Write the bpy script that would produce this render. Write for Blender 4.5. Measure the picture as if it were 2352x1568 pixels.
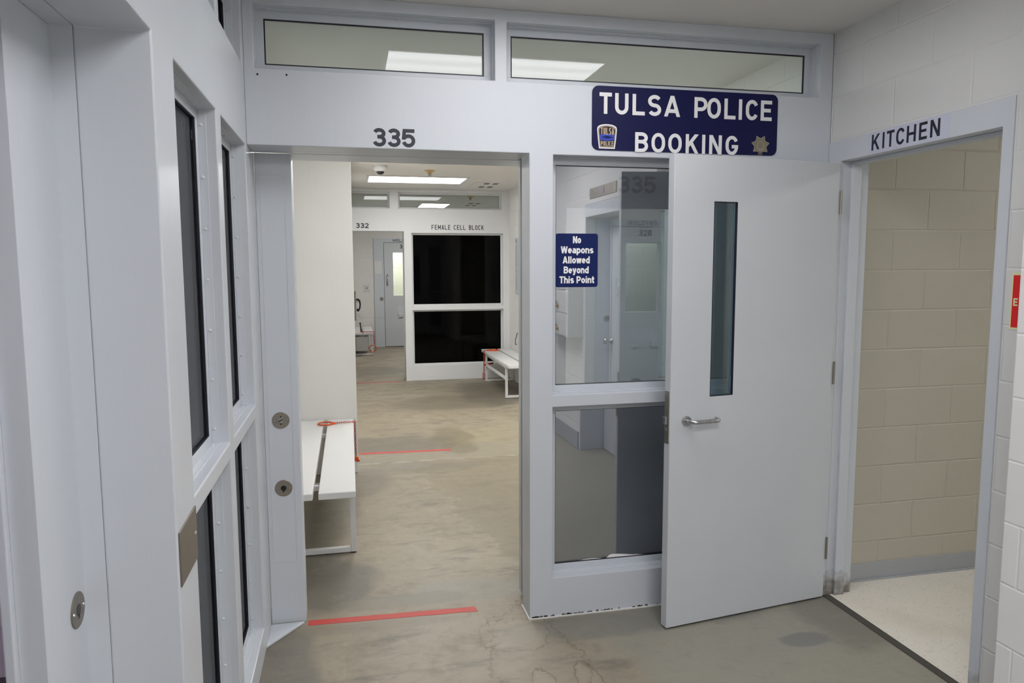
import bpy, bmesh, math, random
from mathutils import Vector, Matrix
random.seed(7)
for o in list(bpy.data.objects): bpy.data.objects.remove(o)
C = bpy.context.scene.collection
PI = math.pi

# ------------------------------------------------------------------ camera, world, exposure
F_PX = 1677.5
cam = bpy.data.cameras.new('camera'); cam.sensor_width = 36; cam.lens = 36 * F_PX / 2352
cam.clip_start = 0.02; cam.clip_end = 100
co = bpy.data.objects.new('camera', cam); C.objects.link(co)
yaw, pit, rol = 0.219358, -0.102271, -0.003347
f = Vector((math.sin(yaw) * math.cos(pit), math.cos(yaw) * math.cos(pit), math.sin(pit)))
r = Vector((math.cos(yaw), -math.sin(yaw), 0)); u = r.cross(f)
r2 = r * math.cos(rol) + u * math.sin(rol); u2 = -r * math.sin(rol) + u * math.cos(rol)
m = Matrix((r2, u2, -f)).transposed().to_4x4(); m.translation = (0.390, -3.19977, 1.65823)
co.matrix_world = m
bpy.context.scene.camera = co
W = bpy.data.worlds.new('world'); bpy.context.scene.world = W; W.use_nodes = True
W.node_tree.nodes['Background'].inputs[0].default_value = (0.05, 0.055, 0.06, 1)
W.node_tree.nodes['Background'].inputs[1].default_value = 0.3
vs = bpy.context.scene.view_settings
vs.view_transform = 'Standard'; vs.look = 'None'; vs.exposure = 0.72; vs.gamma = 1.0; vs.use_curve_mapping = False
LIGHT_BOOKING = 5.0; LIGHT_REAR = 10.8; LIGHT_CORRIDOR = 4.6; LIGHT_NEAR = 8.0; LIGHT_MID_FILL = 16.0; LIGHT_ALCOVE = 22.0; LIGHT_FAR = 22.0; LIGHT_LEFT = 9.0; LIGHT_KITCHEN_FILL = 14.0; LIGHT_CELL = 9.0

# ------------------------------------------------------------------ materials
def newmat(name):
    mt = bpy.data.materials.new(name); mt.use_nodes = True
    nt = mt.node_tree; return mt, nt, nt.nodes, nt.links, nt.nodes['Principled BSDF']
def N(nodes, typ, **kw):
    n = nodes.new(typ)
    for k, v in kw.items():
        if k.startswith('i_'):
            key = k[2:]
            n.inputs[int(key) if key.isdigit() else key.replace('_', ' ')].default_value = v
        else: setattr(n, k, v)
    return n
def plain(name, col, rough=0.5, metal=0.0, bump=0.0, bscale=60, spec=0.5):
    mt, nt, nd, ln, b = newmat(name)
    b.inputs['Base Color'].default_value = (*col, 1); b.inputs['Roughness'].default_value = rough
    b.inputs['Metallic'].default_value = metal; b.inputs['Specular IOR Level'].default_value = spec
    tc = N(nd, 'ShaderNodeTexCoord'); no = N(nd, 'ShaderNodeTexNoise', i_Scale=bscale, i_Detail=3.0)
    ln.new(tc.outputs['Object'], no.inputs['Vector'])
    mp = N(nd, 'ShaderNodeMapRange', i_3=max(0.02, rough - 0.05), i_4=min(1, rough + 0.05))
    ln.new(no.outputs['Fac'], mp.inputs[0]); ln.new(mp.outputs[0], b.inputs['Roughness'])
    if bump:
        bp = N(nd, 'ShaderNodeBump', i_Strength=1.0, i_Distance=bump)
        ln.new(no.outputs['Fac'], bp.inputs['Height']); ln.new(bp.outputs[0], b.inputs['Normal'])
    return mt
def painted(name, col, rough=0.33, grime=0):
    """gloss enamel with faint brush streaks and small tonal wear"""
    mt, nt, nd, ln, b = newmat(name)
    tc = N(nd, 'ShaderNodeTexCoord'); mp = N(nd, 'ShaderNodeMapping'); mp.inputs['Scale'].default_value = (30, 30, 1.2)
    ln.new(tc.outputs['Object'], mp.inputs[0])
    n1 = N(nd, 'ShaderNodeTexNoise', i_Scale=1.5, i_Detail=4.0); ln.new(mp.outputs[0], n1.inputs['Vector'])
    n2 = N(nd, 'ShaderNodeTexNoise', i_Scale=2.2, i_Detail=5.0); ln.new(tc.outputs['Object'], n2.inputs['Vector'])
    cr = N(nd, 'ShaderNodeMix', data_type='RGBA')
    cr.inputs[6].default_value = (*[c * 0.95 for c in col], 1); cr.inputs[7].default_value = (*[min(1, c * 1.04) for c in col], 1)
    ln.new(n2.outputs['Fac'], cr.inputs[0]); ln.new(cr.outputs[2], b.inputs['Base Color'])
    if grime:      # rusty dirt that has crept up the foot of the jamb
        sz = N(nd, 'ShaderNodeSeparateXYZ'); ln.new(tc.outputs['Object'], sz.inputs[0])
        n3 = N(nd, 'ShaderNodeTexNoise', i_Scale=22.0, i_Detail=6.0); ln.new(tc.outputs['Object'], n3.inputs['Vector'])
        ad = N(nd, 'ShaderNodeMath', operation='MULTIPLY_ADD', i_1=-0.22, i_2=0.0); ln.new(n3.outputs['Fac'], ad.inputs[0]); ln.new(sz.outputs[2], ad.inputs[2])
        mr = N(nd, 'ShaderNodeMapRange', i_1=0.02, i_2=-0.10, i_3=0.0, i_4=0.85); ln.new(ad.outputs[0], mr.inputs[0])
        mg_ = N(nd, 'ShaderNodeMix', data_type='RGBA'); mg_.inputs[7].default_value = (0.13, 0.10, 0.06, 1)
        ln.new(mr.outputs[0], mg_.inputs[0]); ln.new(cr.outputs[2], mg_.inputs[6]); ln.new(mg_.outputs[2], b.inputs['Base Color'])
    b.inputs['Roughness'].default_value = rough
    bp = N(nd, 'ShaderNodeBump', i_Strength=1.0, i_Distance=0.0006)
    ln.new(n1.outputs['Fac'], bp.inputs['Height']); ln.new(bp.outputs[0], b.inputs['Normal'])
    return mt
def block(name, col, axis, rough=0.5, phase=(0.0, 0.0), depth=0.0024):
    """painted concrete block: axis 'x' = wall in a plane of constant x"""
    mt, nt, nd, ln, b = newmat(name)
    tc = N(nd, 'ShaderNodeTexCoord'); sx = N(nd, 'ShaderNodeSeparateXYZ'); cb = N(nd, 'ShaderNodeCombineXYZ')
    ln.new(tc.outputs['Object'], sx.inputs[0])
    a1 = N(nd, 'ShaderNodeMath', operation='ADD', i_1=50.0 * 0.4064 + phase[0]); a2 = N(nd, 'ShaderNodeMath', operation='ADD', i_1=50 * 0.4064 + phase[1])
    ln.new(sx.outputs[1 if axis == 'x' else 0], a1.inputs[0]); ln.new(sx.outputs[2], a2.inputs[0])
    ln.new(a1.outputs[0], cb.inputs[0]); ln.new(a2.outputs[0], cb.inputs[1])
    br = N(nd, 'ShaderNodeTexBrick', offset=0.5, offset_frequency=2)
    br.inputs['Scale'].default_value = 1.0; br.inputs['Mortar Size'].default_value = 0.0065
    br.inputs['Mortar Smooth'].default_value = 1.0; br.inputs['Brick Width'].default_value = 0.4064; br.inputs['Row Height'].default_value = 0.2032
    br.inputs['Color1'].default_value = (*col, 1); br.inputs['Color2'].default_value = (*[c * 0.975 for c in col], 1)
    br.inputs['Mortar'].default_value = (*[min(1, c * 1.03) for c in col], 1)
    ln.new(cb.outputs[0], br.inputs['Vector']); ln.new(br.outputs['Color'], b.inputs['Base Color'])
    b.inputs['Roughness'].default_value = rough
    n1 = N(nd, 'ShaderNodeTexNoise', i_Scale=90.0, i_Detail=4.0); ln.new(tc.outputs['Object'], n1.inputs['Vector'])
    n2 = N(nd, 'ShaderNodeTexNoise', i_Scale=14.0, i_Detail=3.0); ln.new(tc.outputs['Object'], n2.inputs['Vector'])
    m1 = N(nd, 'ShaderNodeMath', operation='MULTIPLY', i_1=0.16); ln.new(n1.outputs['Fac'], m1.inputs[0])
    m2 = N(nd, 'ShaderNodeMath', operation='MULTIPLY_ADD', i_1=0.35); ln.new(n2.outputs['Fac'], m2.inputs[0]); ln.new(m1.outputs[0], m2.inputs[2])
    sb = N(nd, 'ShaderNodeMath', operation='SUBTRACT'); ln.new(m2.outputs[0], sb.inputs[0]); ln.new(br.outputs['Fac'], sb.inputs[1])
    bp = N(nd, 'ShaderNodeBump', i_Strength=1.0, i_Distance=depth); ln.new(sb.outputs[0], bp.inputs['Height']); ln.new(bp.outputs[0], b.inputs['Normal'])
    return mt
def glass(name, fac, tint, rough=0.0, fres=0.0):
    mt, nt, nd, ln, b = newmat(name); nd.remove(b)
    out = nd['Material Output']
    tr = N(nd, 'ShaderNodeBsdfTransparent'); tr.inputs[0].default_value = (*tint, 1)
    gl = N(nd, 'ShaderNodeBsdfGlossy'); gl.inputs['Color'].default_value = (0.94, 0.94, 0.95, 1); gl.inputs['Roughness'].default_value = rough
    mx = N(nd, 'ShaderNodeMixShader'); mx.inputs[0].default_value = fac
    if fres:
        fr = N(nd, 'ShaderNodeFresnel', i_IOR=1.45); ma = N(nd, 'ShaderNodeMath', operation='MULTIPLY_ADD', i_1=fres, i_2=fac)
        ln.new(fr.outputs[0], ma.inputs[0]); ln.new(ma.outputs[0], mx.inputs[0])
    ln.new(tr.outputs[0], mx.inputs[1]); ln.new(gl.outputs[0], mx.inputs[2]); ln.new(mx.outputs[0], out.inputs[0])
    return mt
def emit(name, col, s):
    mt, nt, nd, ln, b = newmat(name)
    b.inputs['Base Color'].default_value = (0.8, 0.8, 0.8, 1)
    b.inputs['Emission Color'].default_value = (*col, 1); b.inputs['Emission Strength'].default_value = s
    return mt
def emit_tubes(name, col, s):
    mt = emit(name, col, s); nt = mt.node_tree; nd = nt.nodes; ln = nt.links; b = nd['Principled BSDF']
    tc = N(nd, 'ShaderNodeTexCoord'); sx = N(nd, 'ShaderNodeSeparateXYZ'); ln.new(tc.outputs['Object'], sx.inputs[0])
    a = N(nd, 'ShaderNodeMath', operation='MULTIPLY', i_1=2 * PI / 0.2); ln.new(sx.outputs[1], a.inputs[0])
    c = N(nd, 'ShaderNodeMath', operation='COSINE'); ln.new(a.outputs[0], c.inputs[0])
    m_ = N(nd, 'ShaderNodeMath', operation='MULTIPLY_ADD', i_1=0.10 * s, i_2=0.92 * s); ln.new(c.outputs[0], m_.inputs[0])
    ln.new(m_.outputs[0], b.inputs['Emission Strength']); return mt
def concrete():
    mt, nt, nd, ln, b = newmat('worn_concrete')
    tc = N(nd, 'ShaderNodeTexCoord'); P = tc.outputs['Object']
    sx = N(nd, 'ShaderNodeSeparateXYZ'); ln.new(P, sx.inputs[0]); X, Y = sx.outputs[0], sx.outputs[1]
    def noise(s, d, r=0.55, vec=P):
        n = N(nd, 'ShaderNodeTexNoise', i_Scale=s, i_Detail=d, i_Roughness=r); ln.new(vec, n.inputs['Vector']); return n.outputs['Fac']
    def M(op, a, b_=None, c=None, clamp=False):
        n = N(nd, 'ShaderNodeMath', operation=op); n.use_clamp = clamp
        for i, v in enumerate((a, b_, c)):
            if v is None: continue
            if isinstance(v, (int, float)): n.inputs[i].default_value = v
            else: ln.new(v, n.inputs[i])
        return n.outputs[0]
    def ss(v, lo, hi):
        n = N(nd, 'ShaderNodeMapRange', interpolation_type='SMOOTHSTEP'); ln.new(v, n.inputs[0])
        n.inputs[1].default_value = lo; n.inputs[2].default_value = hi; return n.outputs[0]
    def mix(fac, a, c):
        n = N(nd, 'ShaderNodeMix', data_type='RGBA')
        ln.new(fac, n.inputs[0])
        if isinstance(a, tuple): n.inputs[6].default_value = (*a, 1)
        else: ln.new(a, n.inputs[6])
        n.inputs[7].default_value = (*c, 1); return n.outputs[2]
    big = noise(0.9, 6, 0.6); mid = noise(3.5, 8, 0.62); fine = noise(40, 6, 0.7)
    st = N(nd, 'ShaderNodeMapping'); st.inputs['Scale'].default_value = (1.2, 3.6, 1); ln.new(P, st.inputs[0])
    streak = noise(2.2, 7, 0.65, st.outputs[0])
    col = mix(ss(big, 0.35, 0.65), (0.262, 0.222, 0.160), (0.315, 0.268, 0.196))
    col = mix(M('MULTIPLY', ss(mid, 0.48, 0.72), 0.7), col, (0.22, 0.185, 0.13))
    col = mix(M('MULTIPLY', ss(streak, 0.50, 0.70), 0.85), col, (0.15, 0.132, 0.105))
    med = noise(14, 8, 0.7); col = mix(M('MULTIPLY', ss(med, 0.52, 0.72), 0.5), col, (0.19, 0.165, 0.12))
    col = mix(M('MULTIPLY', ss(med, 0.45, 0.25), 0.30), col, (0.42, 0.375, 0.29))
    g0 = M('MULTIPLY', M('MULTIPLY', ss(M('ADD', M('ADD', X, M('MULTIPLY', Y, 0.16)), M('MULTIPLY', M('SUBTRACT', mid, 0.5), 0.7)), 1.28, 1.40), ss(Y, 0.35, 0.7)), ss(Y, 2.96, 2.94))
    col = mix(M('MULTIPLY', g0, 0.5), col, (0.205, 0.175, 0.11))
    ed = ss(M('ABSOLUTE', M('SUBTRACT', g0, 0.35)), 0.3, 0.05); col = mix(M('MULTIPLY', ed, M('MULTIPLY', ss(noise(30, 4), 0.5, 0.65), 0.35)), col, (0.42, 0.38, 0.3))
    # grey, wetter looking concrete in the booking lobby, right of the lobby post
    lob = M('MULTIPLY', M('MULTIPLY', ss(M('ADD', X, M('MULTIPLY', M('SUBTRACT', mid, 0.5), 1.2)), 1.25, 1.75), ss(Y, 0.1, -0.15)), 0.85)
    col = mix(lob, col, (0.29, 0.28, 0.235))
    # greenish slab edge and patched strips in the corridor
    g1 = M('MULTIPLY', M('MULTIPLY', ss(M('ADD', X, M('MULTIPLY', M('SUBTRACT', mid, 0.5), 0.8)), 1.15, 1.4), ss(Y, 2.95, 2.99)), ss(Y, 4.6, 3.6))
    col = mix(M('MULTIPLY', g1, 0.55), col, (0.30, 0.265, 0.165))
    g2 = M('MULTIPLY', ss(Y, 2.95, 2.99), ss(Y, 3.50, 3.46)); col = mix(M('MULTIPLY', g2, 0.45), col, (0.26, 0.235, 0.19))
    # dark scuffs by the thresholds; under the benches, stain with shade painted in
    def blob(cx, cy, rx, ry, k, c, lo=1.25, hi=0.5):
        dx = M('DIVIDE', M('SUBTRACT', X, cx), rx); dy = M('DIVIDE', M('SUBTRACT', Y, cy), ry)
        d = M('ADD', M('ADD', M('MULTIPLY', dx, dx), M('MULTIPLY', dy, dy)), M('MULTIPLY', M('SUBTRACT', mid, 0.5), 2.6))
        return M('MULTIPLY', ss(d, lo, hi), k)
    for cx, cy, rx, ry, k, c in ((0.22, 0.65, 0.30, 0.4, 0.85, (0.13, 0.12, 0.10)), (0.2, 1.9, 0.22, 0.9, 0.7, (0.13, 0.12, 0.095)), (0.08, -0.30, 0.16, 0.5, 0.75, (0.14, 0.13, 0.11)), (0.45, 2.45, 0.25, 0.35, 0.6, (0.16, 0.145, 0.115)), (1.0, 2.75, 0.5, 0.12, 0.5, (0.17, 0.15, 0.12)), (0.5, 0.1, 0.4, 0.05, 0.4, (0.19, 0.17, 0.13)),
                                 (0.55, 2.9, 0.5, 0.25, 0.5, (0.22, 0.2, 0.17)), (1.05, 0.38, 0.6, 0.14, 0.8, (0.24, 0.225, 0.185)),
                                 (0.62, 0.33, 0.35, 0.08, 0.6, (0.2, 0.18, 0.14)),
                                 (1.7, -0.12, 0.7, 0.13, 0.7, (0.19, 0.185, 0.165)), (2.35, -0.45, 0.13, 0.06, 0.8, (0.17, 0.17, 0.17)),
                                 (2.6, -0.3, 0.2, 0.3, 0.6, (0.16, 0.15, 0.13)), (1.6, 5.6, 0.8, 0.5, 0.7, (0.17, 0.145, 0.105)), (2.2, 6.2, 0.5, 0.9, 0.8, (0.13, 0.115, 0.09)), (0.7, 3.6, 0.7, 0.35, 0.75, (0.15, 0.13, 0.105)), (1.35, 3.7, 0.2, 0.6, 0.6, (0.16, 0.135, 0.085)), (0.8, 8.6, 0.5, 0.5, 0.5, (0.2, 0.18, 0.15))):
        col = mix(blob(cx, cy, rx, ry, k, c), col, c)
    # worn mottling over everything, so stains keep the slab's grain
    m9 = noise(8, 9, 0.72); st2 = N(nd, 'ShaderNodeMapping'); st2.inputs['Scale'].default_value = (3.0, 8.0, 1); ln.new(P, st2.inputs[0]); s9 = noise(3.0, 8, 0.7, st2.outputs[0])
    col = mix(M('MULTIPLY', ss(m9, 0.52, 0.75), 0.45), col, (0.17, 0.15, 0.115))
    col = mix(M('MULTIPLY', ss(m9, 0.46, 0.22), 0.40), col, (0.40, 0.365, 0.29))
    col = mix(M('MULTIPLY', ss(s9, 0.55, 0.75), 0.40), col, (0.15, 0.135, 0.11))
    # tide marks of a dried spill: thin wandering contour lines
    warp = M('ADD', M('MULTIPLY', M('SUBTRACT', noise(6.5, 8, 0.72), 0.5), 1.15), M('MULTIPLY', M('SUBTRACT', noise(26, 4, 0.7), 0.5), 0.12))
    for cx, cy, rx, ry, w, k in ((1.13, -0.40, 0.19, 0.52, 0.028, 0.8), (1.08, -0.12, 0.16, 0.15, 0.035, 0.55), (1.12, -0.56, 0.05, 0.15, 0.06, 0.6), (1.30, -0.62, 0.06, 0.2, 0.09, 0.5), (1.42, -0.75, 0.07, 0.12, 0.2, 0.55)):
        dx = M('DIVIDE', M('SUBTRACT', X, cx), rx); dy = M('DIVIDE', M('SUBTRACT', Y, cy), ry)
        d = M('ADD', M('SQRT', M('ADD', M('MULTIPLY', dx, dx), M('MULTIPLY', dy, dy))), warp)
        ring = ss(M('ABSOLUTE', M('SUBTRACT', d, 1.0)), w, w * 0.3)
        col = mix(M('MULTIPLY', ring, k), col, (0.15, 0.11, 0.06))
        inside = M('MULTIPLY', ss(d, 1.0, 0.6), 0.22); col = mix(inside, col, (0.42, 0.38, 0.31))
    # pitted joint in front of the corridor patch and dirt in the doorway corner
    jn = M('MULTIPLY', ss(M('ABSOLUTE', M('SUBTRACT', M('ADD', Y, M('MULTIPLY', M('SUBTRACT', mid, 0.5), 0.10)), 2.96)), 0.028, 0.006), ss(noise(9, 5), 0.45, 0.6))
    col = mix(M('MULTIPLY', jn, 0.75), col, (0.45, 0.42, 0.35))
    jl = ss(M('ABSOLUTE', M('SUBTRACT', Y, 2.95)), 0.012, 0.003); col = mix(M('MULTIPLY', jl, 0.7), col, (0.17, 0.15, 0.12))
    jb = ss(M('ABSOLUTE', M('SUBTRACT', Y, -1.35)), 0.005, 0.002); col = mix(M('MULTIPLY', jb, 0.7), col, (0.2, 0.19, 0.16))
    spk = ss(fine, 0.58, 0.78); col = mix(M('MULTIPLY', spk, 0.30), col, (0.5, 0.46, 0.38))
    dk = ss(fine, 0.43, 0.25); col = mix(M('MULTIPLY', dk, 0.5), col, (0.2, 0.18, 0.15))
    ln.new(col, b.inputs['Base Color'])
    rr = N(nd, 'ShaderNodeMapRange', i_3=0.34, i_4=0.6); ln.new(mid, rr.inputs[0]); ln.new(rr.outputs[0], b.inputs['Roughness'])
    bp = N(nd, 'ShaderNodeBump', i_Strength=0.6, i_Distance=0.002); ln.new(M('ADD', mid, M('MULTIPLY', fine, 0.3)), bp.inputs['Height']); ln.new(bp.outputs[0], b.inputs['Normal'])
    return mt
def vinyl():
    mt, nt, nd, ln, b = newmat('speckled_vinyl')
    tc = N(nd, 'ShaderNodeTexCoord')
    n1 = N(nd, 'ShaderNodeTexNoise', i_Scale=85.0, i_Detail=3.0, i_Roughness=0.6); ln.new(tc.outputs['Object'], n1.inputs['Vector'])
    cr = N(nd, 'ShaderNodeValToRGB'); e = cr.color_ramp.elements
    e[0].position = 0.26; e[0].color = (0.56, 0.51, 0.43, 1); e[1].position = 0.42; e[1].color = (0.80, 0.76, 0.68, 1)
    ln.new(n1.outputs['Fac'], cr.inputs[0])
    n2 = N(nd, 'ShaderNodeTexNoise', i_Scale=3.0, i_Detail=5.0); ln.new(tc.outputs['Object'], n2.inputs['Vector'])
    mr = N(nd, 'ShaderNodeMapRange', i_1=0.5, i_2=0.75, i_3=0.0, i_4=0.35); ln.new(n2.outputs['Fac'], mr.inputs[0])
    mx = N(nd, 'ShaderNodeMix', data_type='RGBA'); mx.inputs[7].default_value = (0.5, 0.42, 0.32, 1)
    ln.new(mr.outputs[0], mx.inputs[0]); ln.new(cr.outputs[0], mx.inputs[6]); ln.new(mx.outputs[2], b.inputs['Base Color'])
    b.inputs['Roughness'].default_value = 0.35
    return mt
FRAME = painted('blue_grey_enamel', (0.60, 0.635, 0.68))
FRAMEG = painted('blue_grey_enamel_worn_foot', (0.60, 0.635, 0.68), grime=1)
DOORP = painted('door_enamel', (0.57, 0.60, 0.63), 0.4)
WHITEP = painted('white_enamel', (0.65, 0.655, 0.65), 0.35)
FARW = painted('far_partition_enamel', (0.70, 0.71, 0.715), 0.35)
CREAM = painted('cream_wall_paint', (0.76, 0.76, 0.735), 0.45)
CEIL = plain('ceiling_plaster', (0.74, 0.72, 0.69), 0.75, bump=0.0008, bscale=35)
BLK_C = block('painted_block_lobby', (0.70, 0.70, 0.69), 'x', phase=(0.01, -0.02), depth=0.0018)
BLK_E = block('painted_block_step', (0.74, 0.74, 0.73), 'x', phase=(0.15, -0.02), depth=0.0014)
BLK_K = block('painted_block_kitchen', (0.52, 0.495, 0.41), 'y', phase=(0.3682, -0.007))
BLK_X = block('painted_block_corridor_x', (0.84, 0.83, 0.81), 'x')
BLK_Y = block('painted_block_corridor_y', (0.78, 0.77, 0.74), 'y')
BLK_CELL = block('painted_block_cell', (0.76, 0.76, 0.66), 'y')
BLK_P = block('painted_block_pink', (0.78, 0.69, 0.73), 'y', depth=0.0015)
DARKR = plain('unlit_room_dark', (0.05, 0.05, 0.052), 0.7)  # near-black colour stands for the unlit rooms behind the windows
BASEC = plain('grey_base_paint', (0.40, 0.42, 0.44), 0.45)
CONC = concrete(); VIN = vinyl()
STEEL = plain('brushed_steel', (0.50, 0.50, 0.51), 0.28, 1.0, 0.0002, 300)
DSTEEL = plain('worn_steel', (0.33, 0.30, 0.26), 0.45, 1.0, 0.0004, 120)
BRASS = plain('brass', (0.65, 0.47, 0.26), 0.35, 1.0)
BLACK = plain('black_rubber', (0.008, 0.008, 0.02), 0.5)
BLACKP = plain('black_plastic', (0.012, 0.012, 0.014), 0.35)
VINYLK = plain('black_vinyl_letter', (0.012, 0.014, 0.03), 0.45)
NAVY = plain('navy_sign', (0.005, 0.006, 0.055), 0.45, spec=0.25)
NAVY2 = plain('navy_sticker', (0.006, 0.016, 0.10), 0.5, spec=0.2)
WHITES = plain('white_sign_vinyl', (0.80, 0.80, 0.80), 0.5)
WHITEB = plain('bright_white_vinyl', (0.93, 0.93, 0.93), 0.6)
GREYNUM = plain('grey_stencil_paint', (0.02, 0.022, 0.03), 0.5)
REDT = plain('red_tape', (0.50, 0.055, 0.045), 0.55, bump=0.0004, bscale=80)
REDS = plain('red_sign', (0.72, 0.004, 0.006), 0.5)
GLOW = plain('pale_sign_border', (0.75, 0.76, 0.42), 0.6)
ORANGE = plain('orange_anodised_metal', (0.72, 0.10, 0.02), 0.35, 0.4)
REDCH = plain('red_chain_metal', (0.42, 0.03, 0.015), 0.4, 0.3)
PAPER = plain('paper', (0.72, 0.73, 0.72), 0.7)
TAN = plain('tan_emblem', (0.55, 0.42, 0.30), 0.5)
BRONZE = plain('bronze_emblem', (0.22, 0.20, 0.13), 0.5)
BRZ2 = plain('pale_bronze_emblem', (0.34, 0.29, 0.23), 0.5)
BLUEB = plain('blue_emblem', (0.03, 0.06, 0.45), 0.5)
BLACKB = plain('black_emblem', (0.012, 0.008, 0.008), 0.5)
VINT = painted('blue_band_film', (0.58, 0.61, 0.72), 0.3)
MIRG = glass('reflective_security_glass', 0.39, (0.70, 0.725, 0.755))
TRANG = glass('transom_glass', 0.02, (0.93, 0.98, 0.98), fres=0.5)
SIDEG = glass('grey_security_glass', 0.025, (0.60, 0.60, 0.60), fres=0.34)
FARG = glass('dark_security_glass', 0.0, (0.3, 0.3, 0.3), fres=0.25)
LITEG = glass('green_wired_glass', 0.08, (0.66, 0.78, 0.82), fres=0.8)
CLEARG = glass('clear_glass', 0.02, (0.92, 0.95, 0.95), fres=0.8)

# ------------------------------------------------------------------ mesh helpers
def bm_new(): return bmesh.new()
def box(bm, x0, x1, y0, y1, z0, z1, M=None):
    vs_ = [Vector((x, y, z)) for x in (x0, x1) for y in (y0, y1) for z in (z0, z1)]
    if M is not None: vs_ = [M @ v for v in vs_]
    v = [bm.verts.new(p) for p in vs_]
    for q in ((0, 1, 3, 2), (4, 6, 7, 5), (0, 4, 5, 1), (2, 3, 7, 6), (0, 2, 6, 4), (1, 5, 7, 3)): bm.faces.new([v[i] for i in q])
    return bm
def cyl(bm, p0, p1, r0, r1=None, n=20, cap=True):
    p0, p1 = Vector(p0), Vector(p1); r1 = r0 if r1 is None else r1
    ax = (p1 - p0).normalized(); a = ax.orthogonal().normalized(); b = ax.cross(a)
    A = [bm.verts.new(p0 + (a * math.cos(t) + b * math.sin(t)) * r0) for t in [2 * PI * i / n for i in range(n)]]
    B = [bm.verts.new(p1 + (a * math.cos(t) + b * math.sin(t)) * r1) for t in [2 * PI * i / n for i in range(n)]]
    for i in range(n): bm.faces.new((A[i], A[(i + 1) % n], B[(i + 1) % n], B[i]))
    if cap: bm.faces.new(A[::-1]); bm.faces.new(B)
    return bm
def tube(bm, pts, rad, n=10, closed=False):
    pts = [Vector(p) for p in pts]; rings = []; L = len(pts); prev = None
    for i, p in enumerate(pts):
        if closed: t = (pts[(i + 1) % L] - pts[i - 1]).normalized()
        else: t = (pts[min(i + 1, L - 1)] - pts[max(i - 1, 0)]).normalized()
        if prev is None: a = t.orthogonal().normalized()
        else: a = (prev - t * prev.dot(t)).normalized()
        prev = a; b = t.cross(a)
        rr = rad[i] if isinstance(rad, (list, tuple)) else rad
        rings.append([bm.verts.new(p + (a * math.cos(2 * PI * k / n) + b * math.sin(2 * PI * k / n)) * rr) for k in range(n)])
    for i in range(L if closed else L - 1):
        A, B = rings[i], rings[(i + 1) % L]
        for k in range(n): bm.faces.new((A[k], A[(k + 1) % n], B[(k + 1) % n], B[k]))
    if not closed: bm.faces.new(rings[0][::-1]); bm.faces.new(rings[-1])
    return bm
def lathe(bm, prof, c, axis='z', n=32):
    """prof: list of (radius, height) ; axis dir string"""
    c = Vector(c); D = {'z': (Vector((1, 0, 0)), Vector((0, 1, 0)), Vector((0, 0, 1))), '-z': (Vector((1, 0, 0)), Vector((0, -1, 0)), Vector((0, 0, -1))),
        '-y': (Vector((1, 0, 0)), Vector((0, 0, 1)), Vector((0, -1, 0))), 'x': (Vector((0, 1, 0)), Vector((0, 0, 1)), Vector((1, 0, 0))), '-x': (Vector((0, -1, 0)), Vector((0, 0, 1)), Vector((-1, 0, 0)))}[axis]
    rings = []
    for rr, h in prof:
        if rr < 1e-6: rings.append([bm.verts.new(c + D[2] * h)])
        else: rings.append([bm.verts.new(c + D[2] * h + (D[0] * math.cos(2 * PI * k / n) + D[1] * math.sin(2 * PI * k / n)) * rr) for k in range(n)])
    for A, B in zip(rings, rings[1:]):
        for k in range(n):
            a0, a1 = A[k % len(A)], A[(k + 1) % len(A)]; b0, b1 = B[k % len(B)], B[(k + 1) % len(B)]
            q = [a0, a1, b1, b0]; q2 = []
            for v in q:
                if v not in q2: q2.append(v)
            if len(q2) > 2: bm.faces.new(q2)
    return bm
def prism(bm, pts2, h0, h1, mp):
    """extruded polygon; mp(u,v,h)->Vector"""
    A = [bm.verts.new(mp(a, b, h0)) for a, b in pts2]; B = [bm.verts.new(mp(a, b, h1)) for a, b in pts2]; n = len(A)
    for i in range(n): bm.faces.new((A[i], A[(i + 1) % n], B[(i + 1) % n], B[i]))
    bm.faces.new(A[::-1]); bm.faces.new(B); return bm
def obj(name, bm, mat, parent=None, bevel=0, seg=2, smooth=False, loc=None, recalc=True):
    if recalc: bmesh.ops.recalc_face_normals(bm, faces=bm.faces)
    loc = Vector(loc) if loc is not None else (Vector(parent['_w']) if parent is not None and '_w' in parent else Vector((0, 0, 0)))
    for v in bm.verts: v.co -= loc
    me = bpy.data.meshes.new(name); bm.to_mesh(me); bm.free()
    o = bpy.data.objects.new(name, me); C.objects.link(o); me.materials.append(mat)
    if parent is not None:
        o.parent = parent; o.location = loc - Vector(parent['_w']) if '_w' in parent else loc
    else: o.location = loc
    if smooth:
        for p in me.polygons: p.use_smooth = True
    if bevel:
        md = o.modifiers.new('bevel', 'BEVEL'); md.width = bevel; md.segments = seg; md.limit_method = 'ANGLE'; md.angle_limit = math.radians(35)
    o['_w'] = tuple(loc)
    return o
def empty(name, loc, label=None, cat=None, group=None):
    o = bpy.data.objects.new(name, None); C.objects.link(o); o.location = loc; o['_w'] = tuple(loc); o.empty_display_size = 0.05
    if label: tag(o, label, cat, group)
    return o
def tag(o, label, cat, group=None):
    o['label'] = label; o['category'] = cat
    if group: o['group'] = group
    return o
def struct(name, bm, mat, bevel=0, **k):
    o = obj(name, bm, mat, None, bevel, **k); o['kind'] = 'structure'; return o
def structE(name, loc):
    o = empty(name, loc); o['kind'] = 'structure'; return o
def bx(name, mat, x0, x1, y0, y1, z0, z1, bevel=0):
    return struct(name, box(bm_new(), x0, x1, y0, y1, z0, z1), mat, bevel)

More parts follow.
